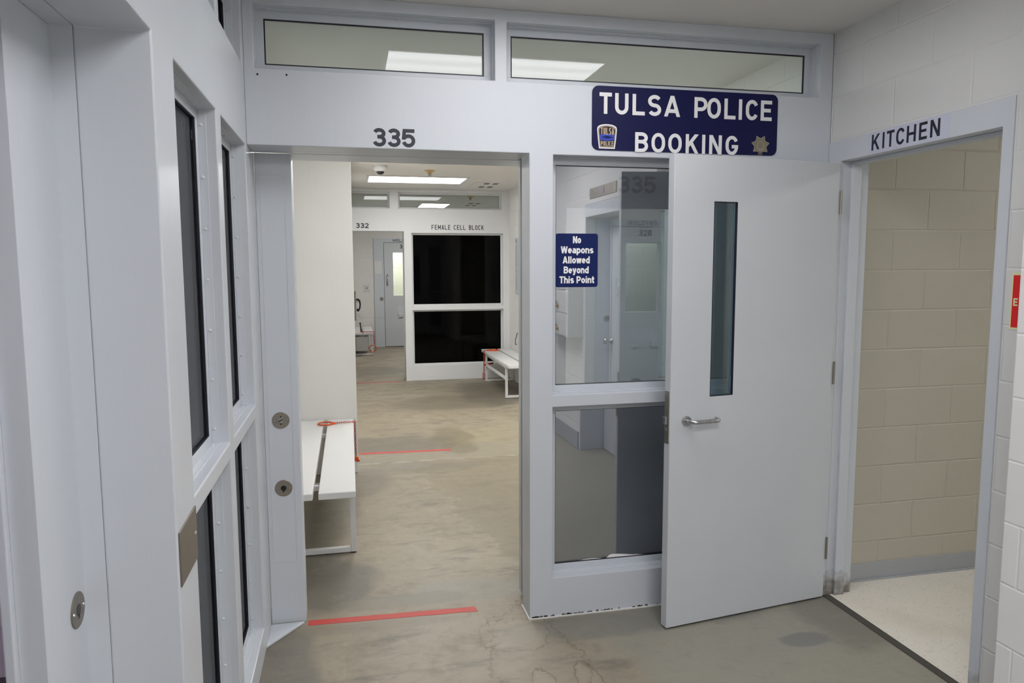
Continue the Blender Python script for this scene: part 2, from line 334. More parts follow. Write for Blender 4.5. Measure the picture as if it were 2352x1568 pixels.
def panel_holes(u0, u1, z0, z1, holes, v0, v1, mp):
    """wall slab with rectangular openings, as one clean skin"""
    us = sorted({u0, u1} | {min(max(h[i], u0), u1) for h in holes for i in (0, 1)})
    zs = sorted({z0, z1} | {min(max(h[i], z0), z1) for h in holes for i in (2, 3)})
    solid = lambda i, j: 0 <= i < len(us) - 1 and 0 <= j < len(zs) - 1 and not any(
        h[0] < (us[i] + us[i + 1]) / 2 < h[1] and h[2] < (zs[j] + zs[j + 1]) / 2 < h[3] for h in holes)
    bm = bm_new(); cache = {}
    def V(i, j, k):
        if (i, j, k) not in cache: cache[(i, j, k)] = bm.verts.new(mp(us[i], (v0, v1)[k], zs[j]))
        return cache[(i, j, k)]
    for i in range(len(us) - 1):
        for j in range(len(zs) - 1):
            if not solid(i, j): continue
            bm.faces.new((V(i, j, 0), V(i + 1, j, 0), V(i + 1, j + 1, 0), V(i, j + 1, 0)))
            bm.faces.new((V(i, j, 1), V(i, j + 1, 1), V(i + 1, j + 1, 1), V(i + 1, j, 1)))
            if not solid(i - 1, j): bm.faces.new((V(i, j, 0), V(i, j + 1, 0), V(i, j + 1, 1), V(i, j, 1)))
            if not solid(i + 1, j): bm.faces.new((V(i + 1, j, 0), V(i + 1, j, 1), V(i + 1, j + 1, 1), V(i + 1, j + 1, 0)))
            if not solid(i, j - 1): bm.faces.new((V(i, j, 0), V(i, j, 1), V(i + 1, j, 1), V(i + 1, j, 0)))
            if not solid(i, j + 1): bm.faces.new((V(i, j + 1, 0), V(i + 1, j + 1, 0), V(i + 1, j + 1, 1), V(i, j + 1, 1)))
    return bm
def ring(bm, u0, u1, z0, z1, w, v0, v1, mp):
    """rectangular picture-frame ring"""
    def q(a0, a1, b0, b1):
        prism(bm, [(a0, b0), (a1, b0), (a1, b1), (a0, b1)], v0, v1, lambda a, b, h: mp(a, h, b))
    q(u0, u1, z0, z0 + w); q(u0, u1, z1 - w, z1); q(u0, u0 + w, z0 + w, z1 - w); q(u1 - w, u1, z0 + w, z1 - w)
    return bm

screw_me = {}
def screw_mesh(key, nrm):
    if key in screw_me: return screw_me[key]
    bm = bm_new(); lathe(bm, [(0.0055, 0), (0.0055, 0.0012), (0.0042, 0.0030), (0.002, 0.0038), (0, 0.0038)], (0, 0, 0), 'z', 12)
    q = Vector((0, 0, 1)).rotation_difference(Vector(nrm)).to_matrix()
    for v in bm.verts: v.co = q @ v.co
    me = bpy.data.meshes.new('screw'); bm.to_mesh(me); bm.free(); me.materials.append(FRAME)
    for p in me.polygons: p.use_smooth = True
    screw_me[key] = me; return me
WN = [0]
def window(u0, u1, z0, z1, mp, gmat, dglass=0.088, screws=True, tilt=0.0, sides='lrbt', stopw=0.034, gk=0.0, smat=None):
    """glazed opening: angle stops with screws, black gasket, glass slab. mp(u,v,z): v into the wall"""
    WN[0] += 1
    base = mp((u0 + u1) / 2, dglass, z0)
    e = structE('window_%d' % WN[0], base)
    bm = bm_new()
    fl = dglass * 0.47
    ring(bm, u0, u1, z0, z1, stopw, dglass - 0.0095, dglass - 0.0065, mp)
    ring(bm, u0, u1, z0, z1, 0.0035, fl, dglass - 0.0095, mp)
    obj('glazing_stop', bm, smat or FRAME, e, 0.0008, 1)
    bm = bm_new(); ring(bm, u0 + 0.004, u1 - 0.004, z0 + 0.004, z1 - 0.004, stopw - 0.0015 + gk, dglass - 0.0064, dglass, mp)
    obj('gasket', bm, BLACK, e)
    bm = bm_new(); g = 0.012
    k = math.tan(tilt); c = (u0 + u1) / 2
    def mg(a, b, h): return mp(a, h + (a - c) * k, b)
    prism(bm, [(u0 + g, z0 + g), (u1 - g, z0 + g), (u1 - g, z1 - g), (u0 + g, z1 - g)], dglass + 0.0005 + abs(k) * (u1 - u0) / 2, dglass + 0.0065 + abs(k) * (u1 - u0) / 2, mg)
    pane = obj('pane', bm, gmat, e)
    if gmat is MIRG: pane['label'] = 'glass pane mirroring the lobby'
    if screws:
        vm = (fl + dglass - 0.0095) / 2 + 0.003
        def put(a, b, na, nb):
            p0 = mp(a, vm, b); n = (mp(a + na, vm, b + nb) - p0).normalized()
            key = tuple(round(x) for x in n)
            o = bpy.data.objects.new('screw', screw_mesh(key, n)); C.objects.link(o); o.parent = e; o.location = p0 - Vector(e['_w'])
        def spread(a, b, s=0.155):
            n = max(2, round((b - a - 0.08) / s) + 1); return [a + 0.05 + (b - a - 0.10) * i / (n - 1) for i in range(n)]
        if 'l' in sides: [put(u0 + 0.0035, z, 1, 0) for z in spread(z0, z1)]
        if 'r' in sides: [put(u1 - 0.0035, z, -1, 0) for z in spread(z0, z1)]
        if 'b' in sides: [put(a, z0 + 0.0035, 0, 1) for a in spread(u0, u1, 0.18)]
        if 't' in sides: [put(a, z1 - 0.0035, 0, -1) for a in spread(u0, u1, 0.18)]
    return e

# ------------------------------------------------------------------ stroke lettering
def arc(cx, cy, rx, ry, a0, a1, n=14):
    return [(cx + rx * math.cos(math.radians(a0 + (a1 - a0) * i / n)), cy + ry * math.sin(math.radians(a0 + (a1 - a0) * i / n))) for i in range(n + 1)]
def strokes(ch, w, t):
    """centre lines for a glyph of height 1, width w, pen t"""
    h = t / 2; R = w - h; m = w / 2; ry = (1 - t) / 4
    if ch == 'I': return [[(m, 0), (m, 1)]]
    if ch == 'T': return [[(0, 1 - h), (w, 1 - h)], [(m, 1 - h), (m, 0)]]
    if ch == 'L': return [[(h, 1), (h, 0)], [(0, h), (w, h)]]
    if ch == 'E': return [[(h, 1), (h, 0)], [(0, h), (w, h)], [(0, 1 - h), (w, 1 - h)], [(h, .51), (w * .9, .51)]]
    if ch == 'F': return [[(h, 1), (h, 0)], [(0, 1 - h), (w, 1 - h)], [(h, .5), (w * .88, .5)]]
    if ch == 'H': return [[(h, 1), (h, 0)], [(R, 1), (R, 0)], [(h, .5), (R, .5)]]
    if ch == 'N': return [[(h, 1), (h, 0)], [(R, 1), (R, 0)], [(h, 1), (R, 0)]]
    if ch == 'M': return [[(h, 1), (h, 0)], [(R, 1), (R, 0)], [(h, 1 - h * .6), (m, .25)], [(m, .25), (R, 1 - h * .6)]]
    if ch == 'K': return [[(h, 1), (h, 0)], [(h, .36), (w - h * 1.1, 1)], [(w * .42, .58), (w - h * .9, 0)]]
    if ch == 'X': return [[(h * 1.1, 1), (w - h * 1.1, 0)], [(w - h * 1.1, 1), (h * 1.1, 0)]]
    if ch == 'A': return [[(h * .95, 0), (m, 1)], [(m, 1), (w - h * .95, 0)], [(w * .2, .27), (w * .8, .27)]]
    if ch == 'U': r_ = m - h; return [[(h, 1), (h, h + r_)] + arc(m, h + r_, r_, r_, 180, 360) + [(R, 1)]]
    if ch == 'O': a = m - h; k = min(a * 1.25, .5 - h); return [arc(m, 1 - h - k, a, k, 0, 180) + arc(m, h + k, a, k, 180, 360) + [(R, 1 - h - k)]]
    if ch == 'C': a = m - h; k = min(a * 1.25, .5 - h); return [arc(m, 1 - h - k, a, k, 25, 180) + arc(m, h + k, a, k, 180, 335)]
    if ch == 'G': a = m - h; k = min(a * 1.25, .5 - h); return [arc(m, 1 - h - k, a, k, 25, 180) + arc(m, h + k, a, k, 180, 335) + [(R, .44)], [(R + h, .44), (m, .44)]]
    if ch == 'D': k = R - h; return [[(h, 1), (h, 0)], [(h, 1 - h), (w * .45, 1 - h)] + arc(w * .45, .5, R - w * .45, .5 - h, 90, -90) + [(h, h)]]
    if ch == 'P': k = (1 - h - .42) / 2; return [[(h, 1), (h, 0)], [(h, 1 - h), (w * .5, 1 - h)] + arc(w * .5, .42 + k, R - w * .5, k, 90, -90) + [(h, .42)]]
    if ch == 'B':
        k1 = (1 - h - .53) / 2; k2 = (.53 - h) / 2
        return [[(h, 1), (h, 0)], [(h, 1 - h), (w * .5, 1 - h)] + arc(w * .5, .53 + k1, (R - w * .5) * .93, k1, 90, -90) + [(h, .53)],
                [(w * .4, .53), (w * .5, .53)] + arc(w * .5, h + k2, R - w * .5, k2, 90, -90) + [(h, h)]]
    if ch == 'S': a = m - h; return [arc(m, 1 - h - ry, a, ry, 28, 270, 22) + arc(m, h + ry, a, ry, 90, -152, 22)[1:]]
    if ch == '3': a = m - h; k1 = (1 - h - .53) / 2; k2 = (.53 - h) / 2; return [arc(m, .53 + k1, a * .92, k1, 160, -90, 20), arc(m, h + k2, a, k2, 90, -165, 20), [(m * .72, .53), (m, .53)]]
    if ch == '5': return [[(w * .22, 1 - h), (w * .95, 1 - h)], [(w * .22, 1), (h * 1.0, .42)], arc(m, h + .26, m - h, .26, 140, -165, 22)]
    if ch == '2': a = m - h; return [arc(m, .71 - h * .2, a, .29 - h * .8, 172, -38, 18) + [(h * 1.3, h * 1.3)], [(0, h), (w, h)]]
    if ch == '8': a = m - h; k1 = (1 - h - .53) / 2; k2 = (.53 - h) / 2; return [arc(m, .53 + k1, a * .9, k1, 0, 360, 26), arc(m, h + k2, a, k2, 0, 360, 26)]
    # lower case, x-height .74
    x = .74; a = m - h; k = x / 2 - h; bowl = lambda: arc(m, x / 2, a, k, 0, 360, 26)
    if ch == 'W': return [[(h * .9, 1), (w * .28, h * .2)], [(w * .28, h * .2), (m, 1 - h * .5)], [(m, 1 - h * .5), (w * .72, h * .2)], [(w * .72, h * .2), (w - h * .9, 1)]]
    if ch == 'o': return [bowl()]
    if ch == 'w': return [[(h * .9, x), (w * .28, h * .2)], [(w * .28, h * .2), (m, x - h * .5)], [(m, x - h * .5), (w * .72, h * .2)], [(w * .72, h * .2), (w - h * .9, x)]]
    if ch == 'l': return [[(m, 0), (m, 1)]]
    if ch == 'i': return [[(m, 0), (m, x)], [(m, x + .10), (m, 1)]]
    if ch == 'd': return [[(R, 0), (R, 1)], bowl()]
    if ch == 'p': return [[(h, -.25), (h, x)], bowl()]
    if ch in 'nh': return [[(h, 0), (h, x if ch == 'n' else 1)], arc(m, x - h - a, a, a, 180, 0, 16) + [(R, 0)]]
    if ch == 'e': return [arc(m, x / 2, a, k, 0, 318, 24), [(h, x / 2), (R + h * .7, x / 2)]]
    if ch == 'a': return [arc(m, x - h - a * .75, a * .92, a * .75, 155, 0, 14) + [(R, 0)], arc(m * .95, h + .14, a * .93, .14, 0, 360, 20)]
    if ch == 's': r_ = (x - t) / 4; return [arc(m, x - h - r_, a, r_, 28, 270, 18) + arc(m, h + r_, a, r_, 90, -152, 18)[1:]]
    if ch == 'y': return [[(h * .9, x), (m * 1.02, .02)], [(w - h * .9, x), (m * 1.05, 0), (m * .8, -.2 + h * .6), (w * .12, -.25 + h * .9)]]
    if ch == 't': return [[(m * .9, .96), (m * .9, h * 1.6), (m * 1.15, h), (w, h)], [(0, x - h), (w, x - h)]]
    return []
WID = {'i': .27, 'l': .27, 'I': .3, 't': .42, ' ': .3, 'W': 1.02, 'w': .82, 'N': .74, 'A': .78, 'B': .72, 'T': .68, 'P': .70, 'e': .60, 's': .58, 'a': .60, 'y': .62}
def line_items(text, cx, H, gap=.055, sx=1.0):
    ws = [WID.get(c, .62) for c in text]; tot = sum(ws) + gap * (len(text) - 1); s_ = H * sx; u_ = cx - tot * s_ / 2; out = []
    for c, w_ in zip(text, ws):
        if c != ' ': out.append((c, u_, u_ + w_ * s_))
        u_ += (w_ + gap) * s_
    return out
def ribbon(bm, pts, t, sx, mp, d0, d1):
    pts = [Vector((p[0], p[1])) for p in pts]; L = []; Rr = []; n = len(pts)
    closed = (pts[0] - pts[-1]).length < 1e-5
    for i, p in enumerate(pts):
        if closed: a = pts[i - 1] if i else pts[-2]; b = pts[i + 1] if i < n - 1 else pts[1]
        else: a = pts[max(i - 1, 0)]; b = pts[min(i + 1, n - 1)]
        d1_ = (p - a).normalized() if (p - a).length > 1e-9 else (b - p).normalized()
        d2_ = (b - p).normalized() if (b - p).length > 1e-9 else d1_
        n1 = Vector((-d1_.y, d1_.x)); n2 = Vector((-d2_.y, d2_.x)); nn = (n1 + n2)
        nn = nn.normalized() if nn.length > 1e-6 else n1
        k = min(1.6, 1 / max(0.4, nn.dot(n1)))
        L.append(p + nn * t / 2 * k); Rr.append(p - nn * t / 2 * k)
    for i in range(n - 1):
        q = [L[i], L[i + 1], Rr[i + 1], Rr[i]]
        A = [bm.verts.new(mp(v.x * sx, v.y * sx, d1)) for v in q]; B = [bm.verts.new(mp(v.x * sx, v.y * sx, d0)) for v in q]
        try:
            bm.faces.new(A); bm.faces.new(B[::-1])
            for k in range(4): bm.faces.new((A[k], A[(k + 1) % 4], B[(k + 1) % 4], B[k]))
        except ValueError: pass
def clip(poly, axis, val, keep_less):
    out = []
    for i, p in enumerate(poly):
        q = poly[(i + 1) % len(poly)]; a = (p[axis] - val) * (1 if keep_less else -1); b = (q[axis] - val) * (1 if keep_less else -1)
        if a <= 0: out.append(p)
        if a * b < 0: k = a / (a - b); out.append(Vector((p.x + (q.x - p.x) * k, p.y + (q.y - p.y) * k)))
    return out
def diagonal(bm, st, w, t, sx, mp, d0, d1):
    """straight slanted stroke cut flush with the cap line, base line and glyph sides"""
    p, q = Vector(st[0]), Vector(st[1]); d = (q - p).normalized(); n = Vector((-d.y, d.x)) * t / 2
    top = max(p.y, q.y); edge = lambda v: v < 0.12 or v > 0.62
    a = p - d * (t if edge(p.y) else 0); b = q + d * (t if edge(q.y) else 0)
    poly = [a + n, b + n, b - n, a - n]
    hi = 1.0 if top > 0.8 else 0.74
    for ax, v, less in ((1, hi, True), (1, 0.0, False), (0, w, True), (0, 0.0, False)): poly = clip(poly, ax, v, less)
    if len(poly) > 2: prism(bm, [(v.x * sx, v.y * sx) for v in poly], d0, d1, mp)
def letters(bm, items, zb, H, t, mp, d0=0.0, d1=0.0008):
    """items: (char, u0, u1); glyph height H, base zb; mp(u,z,d)"""
    for i, (ch, a, b) in enumerate(items):
        w = (b - a) / H; dd = 0.00002 * i
        for s, st in enumerate(strokes(ch, w, t)):
            M_ = lambda x, y, d, a=a: mp(a + x, zb + y, d)
            if len(st) == 2 and abs(st[0][0] - st[1][0]) > 0.02 and abs(st[0][1] - st[1][1]) > 0.02: diagonal(bm, st, w, t, H, M_, d0, d1 + dd + 0.00001 * s)
            else: ribbon(bm, st, t, H, M_, d0, d1 + dd + 0.00001 * s)
    return bm
def spaced(text, u0, u1, wf=0.62, gap=0.25, narrow='I'):
    ws = [0.35 if c in narrow else (0.75 if c == ' ' else (1.2 if c == 'M' else 1.0)) for c in text]
    tot = sum(ws) + gap * (len(text) - 1); s = (u1 - u0) / tot; out = []; x = u0
    for c, w in zip(text, ws):
        if c != ' ': out.append((c, x, x + w * s))
        x += (w + gap) * s
    return out
def rrect(u0, u1, z0, z1, r_, n=6):
    o = []
    for cx, cz, a0 in ((u1 - r_, z1 - r_, 0), (u0 + r_, z1 - r_, 90), (u0 + r_, z0 + r_, 180), (u1 - r_, z0 + r_, 270)): o += arc(cx, cz, r_, r_, a0, a0 + 90, n)
    return o

mA = lambda u_, v_, z_: Vector((u_, v_, z_))              # front partition
def mF(Y): return lambda u_, v_, z_: Vector((u_, Y + v_, z_))
mB = lambda u_, v_, z_: Vector((-v_, u_, z_))             # left partition, u = world y
mAl = lambda u_, z_, d: Vector((u_, -d, z_))              # lettering standing proud of the front partition
def mFl(Y): return lambda u_, z_, d: Vector((u_, Y - d, z_))
ZC = 2.76; XR = 2.689; XE = 2.44; YE = -1.307; YF = 7.43

# ------------------------------------------------------------------ shell
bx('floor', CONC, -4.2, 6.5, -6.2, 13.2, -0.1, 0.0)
bx('floor_kitchen', VIN, XR + 0.035, 6.5, -3.2, 0.025, -0.02, 0.004)
bx('ceiling', CEIL, -4.2, 6.5, -6.2, 13.2, ZC, ZC + 0.1)
# front partition of the lobby, with the open doorway 335
AH = [(-1, 1.185, -1, 2.156), (1.295, 2.625, 0.193, 1.012), (1.295, 2.625, 1.067, 2.153), (0.04, 1.032, 2.46, 2.712), (1.085, 2.62, 2.46, 2.708)]
struct('wall_front', panel_holes(0.0, XR, 0.0, ZC, AH, 0.0, 0.15, mA), FRAME, 0.004)
window(1.295, 2.625, 0.193, 1.012, mA, MIRG, tilt=0.006)
window(1.295, 2.625, 1.067, 2.153, mA, MIRG)
window(0.04, 1.032, 2.46, 2.712, mA, TRANG, gk=0.003)
window(1.085, 2.62, 2.46, 2.708, mA, TRANG, gk=0.003)
bx('trim_1', FRAME, 0.0, 1.185, 0.15, 0.212, 2.156, 2.42, 0.002)     # deep soffit over the doorway
bx('trim_2', FRAME, 0.155, 1.30, 0.226, 0.43, 2.156, 2.42, 0.002)    # sliding door track cover
bm = box(bm_new(), 0.0, 0.155, 0.22, 0.335, 0.0, 2.156); struct('trim_3', bm, FRAME, 0.004)   # lock post of the sliding door
bm = bm_new(); ring(bm, 0.02, 0.125, 0.3, 2.06, 0.0015, 0.2185, 0.22, mA); struct('trim_4', bm, FRAME)  # seam of its access cover
bm = bm_new(); prism(bm, [(0.0, 0.0), (0.15, 0.20), (0.0, 0.20)], 0.001, 0.012, lambda a, b, h: Vector((a, b, h))); struct('trim_5', bm, FRAME, 0.002)
# caulk bead and chipped paint at the foot of the partition
bm = bm_new(); box(bm, 1.18, 1.86, -0.006, 0.0, 0.0, 0.006); box(bm, 1.179, 1.185, 0.0, 0.15, 0.0, 0.006); struct('baseboard_front', bm, CREAM)
bm = bm_new()
for i in range(46):
    a = 1.188 + random.random() ** 1.3 * 0.66; wd = random.uniform(.004, .022)
    if a < 1.25: wd *= 1.4
    prism(bm, [(a, .006), (a + wd, .006), (a + wd * .8, .006 + random.uniform(.003, .009)), (a + wd * .15, .006 + random.uniform(.002, .008))], 0.0, 0.0006, mAl)
o = struct('trim_6', bm, plain('chipped_paint', (0.07, 0.055, 0.06), 0.8))

# left partition with its glazing and the near doorway
BH = [(-2.62, -1.485, -1, 2.153), (-1.288, -0.715, 0.117, 1.036), (-0.630, -0.045, 0.117, 1.036), (-1.288, -0.715, 1.088, 2.149),
      (-0.630, -0.045, 1.088, 2.149), (-0.585, -0.045, 2.46, 2.71), (-1.278, -0.64, 2.46, 2.71)]
struct('wall_left', panel_holes(-6.2, 0.22, 0.0, ZC, BH, 0.0, 0.15, mB), FRAME, 0.004)
for a, b, c, d in BH[1:]: window(a, b, c, d, mB, SIDEG, sides='rbt', dglass=0.065)
bx('trim_7', FRAME, -0.195, -0.15, -2.62, -1.485, 2.153, 2.42)
bx('trim_8', FRAME, -0.42, -0.215, -2.62, -1.55, 2.153, 2.42)
bm = box(bm_new(), -0.243, -0.195, -1.70, -1.45, 0.0, 2.153); struct('trim_9', bm, FRAME, 0.001)
bx('trim_10', FRAME, -0.262, -0.243, -1.715, -1.45, 0.0, 2.153, 0.003)
bx('trim_11', FRAME, -0.195, -0.15, -1.485, -1.45, 0.0, 2.42)
bx('wall_left_backing', DARKR, -0.26, -0.235, -1.45, 0.22, 0.0, ZC)  # dark backing slab close behind the left windows, in place of an unlit room
bx('wall_left_room', BLK_P, -4.2, -0.262, 0.0, 0.1, 0.0, ZC)
bx('floor_side_room', plain('dark_vinyl', (0.06, 0.05, 0.055), 0.5), -4.2, -0.27, -6.1, 0.0, -0.01, 0.004)
bx('wall_left_far', BLK_X, -4.3, -4.2, -6.2, 0.1, 0.0, ZC)

# right wall, kitchen opening, and the step in the wall nearer the camera
mC = lambda u_, v_, z_: Vector((XR + v_, u_, z_))
struct('wall_right', panel_holes(YE - 0.01, 0.0, 0.0, ZC, [(-0.999, -0.062, -1, 2.172)], 0.0, 0.15, mC), BLK_C)
struct('wall_right_step', panel_holes(-6.2, YE, 0.0, ZC, [(-2.846, -1.911, -1, 2.191)], 0.0, 0.30, lambda u_, v_, z_: Vector((XE + v_, u_, z_))), BLK_E, 0.006)
# pressed steel door frame of the kitchen, one mesh
bm = bm_new()
prof = [(-0.006, 0), (-0.006, 1)]
def yb(x0, x1, y0, y1, z0, z1): box(bm, x0, x1, y0, y1, z0, z1)
yb(XR + 0.012, XR + 0.155, -0.087, -0.060, 0.0, 2.149)
yb(XR + 0.012, XR + 0.155, -0.999, -0.974, 0.0, 2.149)
yb(XR + 0.012, XR + 0.155, -0.999, -0.060, 2.149, 2.172)
fb = panel_holes(-1.021, -0.001, 0.0, 2.249, [(-0.974, -0.087, -1, 2.149)], -0.006, 0.012, mC); me_ = bpy.data.meshes.new('frame_face'); fb.to_mesh(me_); fb.free(); bm.from_mesh(me_)
yb(XR + 0.052, XR + 0.105, -0.103, -0.087, 0.0, 2.149); yb(XR + 0.052, XR + 0.105, -0.974, -0.958, 0.0, 2.149); yb(XR + 0.052, XR + 0.105, -0.958, -0.103, 2.133, 2.149)
struct('trim_12', bm, FRAMEG, 0.003)
bm = bm_new(); box(bm, XR - 0.004, XR + 0.037, -0.975, -0.088, 0.0, 0.0035); struct('trim_13', bm, plain('threshold_gap', (0.07, 0.065, 0.055), 0.8))
bm = bm_new(); prism(bm, [(-0.44, 2.153), (-0.755 + 0.02, 2.153), (-0.735, 2.245), (-0.275, 2.245), (-0.275, 2.153)][:0] or [(-0.275, 2.152), (-0.735, 2.152), (-0.735, 2.246), (-0.275, 2.246)], 0.006, 0.0065, lambda a, b, h: Vector((XR - h, a, b)))
o = obj('name_strip', bm, VINT); tag(o, 'pale blue backing strip behind the KITCHEN lettering on the door head', 'sign')
bx('wall_kitchen_back', BLK_K, XR + 0.15, 6.5, 0.025, 0.15, 0.0, ZC)
bx('baseboard_kitchen', BASEC, XR + 0.15, 6.5, 0.018, 0.025, 0.004, 0.098, 0.002)
bx('baseboard_kitchen_toe', BASEC, XR + 0.15, 6.5, 0.006, 0.018, 0.004, 0.012, 0.002)
bx('wall_kitchen_far', BLK_X, 6.4, 6.5, -3.2, 0.03, 0.0, ZC)
bx('wall_kitchen_near', BLK_Y, XR + 0.15, 6.5, -3.3, -3.2, 0.0, ZC)
bx('wall_back', BLK_Y, -0.15, XE + 0.1, -6.2, -6.1, 0.0, ZC)
bx('wall_left_back', BLK_Y, -4.2, -0.15, -6.2, -6.1, 0.0, ZC)
# recessed side door behind the camera (seen mirrored in the glass)
bm = bm_new(); box(bm, XE + 0.22, XE + 0.265, -2.80, -1.95, 0.005, 2.08); e = struct('door_2', bm, DOORP, 0.003)
bm = bm_new(); box(bm, XE - 0.004, XE + 0.27, -2.845, -2.81, 0, 2.19); box(bm, XE - 0.004, XE + 0.27, -1.946, -1.912, 0, 2.19); box(bm, XE - 0.004, XE + 0.27, -2.81, -1.946, 2.085, 2.19)
struct('trim_14', bm, FRAME, 0.003)
bm = bm_new(); lathe(bm, [(0.03, 0), (0.03, 0.01), (0.012, 0.02), (0.012, 0.045), (0.028, 0.055), (0.028, 0.075), (0, 0.08)], (XE + 0.22, -2.72, 1.0), '-x'); obj('door_knob', bm, STEEL, e, smooth=True)
bx('baseboard_right_step', BASEC, XE - 0.012, XE, -6.1, -2.86, 0.0, 0.16, 0.004)
bx('baseboard_right_corner', BASEC, XE - 0.012, XE, -1.90, YE, 0.0, 0.16, 0.004)

# corridor beyond the doorway
bx('wall_corridor_left', CREAM, -0.15, -0.02, 0.30, 2.72, 0.0, ZC)
bx('wall_corridor_stub', CREAM, -0.15, 0.43, 2.72, YF + 0.02, 0.0, ZC, 0.004)
bx('wall_corridor_right', BLK_X, 2.725, 2.85, 5.6, YF + 0.1, 0.0, ZC)
bx('wall_corridor_right_added', BLK_X, XR, 2.85, 0.15, 1.9, 0.0, ZC)  # added stub; its block joints stand in for lines mirrored in the transom
struct('wall_alcove_back', panel_holes(2.85, 6.5, 0.0, ZC, [(3.823, 4.30, 1.071, 1.952)], 5.6, 5.7, mA), BLK_Y)
bx('wall_alcove_right', BLK_X, 6.4, 6.5, 0.15, 6.6, 0.0, ZC)
FH = [(0.0, 1.18, -1, 2.164), (1.29, 2.63, 0.22, 1.03), (1.29, 2.63, 1.09, 2.14), (0.0, 0.985, 2.485, 2.715), (1.11, 2.61, 2.485, 2.715)]
struct('wall_far_partition', panel_holes(0.43, 2.725, 0.0, ZC, FH, 0.0, 0.15, mF(YF)), FARW, 0.004)
for (a, b, c, d), g in zip(FH[1:], (FARG, FARG, TRANG, TRANG)):
    window(max(a, 0.43), b, c, d, mF(YF), g, screws=False, stopw=0.024, smat=FARW)
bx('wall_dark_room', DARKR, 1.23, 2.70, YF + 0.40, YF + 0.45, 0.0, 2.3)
bx('wall_dark_room_side', FARW, 1.19, 1.225, YF + 0.15, YF + 0.45, 0.0, 2.33)
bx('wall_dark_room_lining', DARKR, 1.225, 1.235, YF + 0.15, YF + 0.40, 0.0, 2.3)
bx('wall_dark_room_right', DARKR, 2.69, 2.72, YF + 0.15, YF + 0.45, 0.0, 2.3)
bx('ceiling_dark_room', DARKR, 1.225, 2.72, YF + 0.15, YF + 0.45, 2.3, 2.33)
bx('wall_far_left', CREAM, 0.30, 0.43, YF + 0.15, 12.3, 0.0, ZC)
struct('wall_far_end', panel_holes(0.30, 6.5, 0.0, ZC, [(1.297, 1.774, 1.071, 1.952)], 12.17, 12.3, mA), BLK_Y)
bx('wall_cell_back', BLK_CELL, 0.3, 3.0, 13.05, 13.15, 0.0, ZC)
bx('wall_cell_left', BLK_CELL, 0.5, 0.6, 12.3, 13.05, 0.0, ZC)
bx('wall_cell_right', BLK_CELL, 2.6, 2.7, 12.3, 13.05, 0.0, ZC)
bx('wall_holding_back', BLK_CELL, 2.85, 6.5, 6.6, 6.7, 0.0, ZC)
bx('wall_far_right', BLK_X, 4.0, 4.1, YF + 0.15, 12.3, 0.0, ZC)
bx('wall_far_cross', BLK_Y, 2.85, 4.1, YF + 0.02, YF + 0.15, 0.0, ZC)

# ------------------------------------------------------------------ the sliding door 335 parked behind the glass
SL = panel_holes(1.20, 2.32, 0.02, 2.16, [(1.43, 2.10, 0.98, 1.942)], 0.24, 0.285, mA)
sd = struct('door_3', SL, DOORP, 0.003)
bm = bm_new(); box(bm, 1.425, 2.105, 0.259, 0.265, 0.975, 1.947); obj('pane', bm, CLEARG, sd)
bm = letters(bm_new(), [('3', 1.690, 1.752), ('3', 1.759, 1.821), ('5', 1.828, 1.890)], 2.016, 0.083, 0.19, mFl(0.239)); obj('door_number', bm, GREYNUM, sd)

# ------------------------------------------------------------------ kitchen door leaf, open, with hardware
Fp = Vector((1.7672, -0.2387, 0)); dl = Vector((0.9034, 0.1284, 0)).normalized(); nl = Vector((dl.y, -dl.x, 0))
kd = structE('door_1', Fp)
def mK(s, d, z): return Fp + dl * s + nl * d + Vector((0, 0, z))     # d>0 towards the viewer
ml = lambda u_, v_, z_: mK(u_, -v_, z_)
bm = panel_holes(0.0, 0.912, 0.010, 2.138, [(0.2085, 0.333, 1.070, 1.940)], 0.0, 0.045, ml); obj('leaf', bm, DOORP, kd, 0.002)
bm = bm_new(); ring(bm, 0.2085, 0.333, 1.070, 1.940, 0.0022, 0.0, 0.012, ml); ring(bm, 0.2085, 0.333, 1.070, 1.940, 0.003, 0.012, 0.014, ml); obj('vision_frame', bm, BLACK, kd)
bm = bm_new(); prism(bm, [(0.21, 1.071), (0.3315, 1.071), (0.3315, 1.939), (0.21, 1.939)], -0.020, -0.014, lambda a, b, h: mK(a, h, b)); obj('vision_pane', bm, LITEG, kd)
# lever: rosette, curved bar returning to the door
bm = bm_new(); cyl(bm, mK(0.084, 0.0, 0.968), mK(0.084, 0.010, 0.968), 0.0235, 0.0225, 28); ro = obj('rosette', bm, STEEL, kd, 0.001)
pts = []
for i in range(9): a = math.radians(90 * i / 8); pts.append(mK(0.084 + 0.030 * (1 - math.cos(a)), 0.008 + 0.042 * math.sin(a), 0.968))
for i in range(1, 8): pts.append(mK(0.114 + 0.100 * i / 7, 0.050, 0.968))
for i in range(1, 9): a = math.radians(90 * i / 8); pts.append(mK(0.214 + 0.020 * math.sin(a), 0.050 - 0.030 * (1 - math.cos(a)), 0.968))
pts.append(mK(0.226, 0.016, 0.968))
bm = tube(bm_new(), pts, 0.0098, 16); obj('door_handle', bm, STEEL, kd, smooth=True)
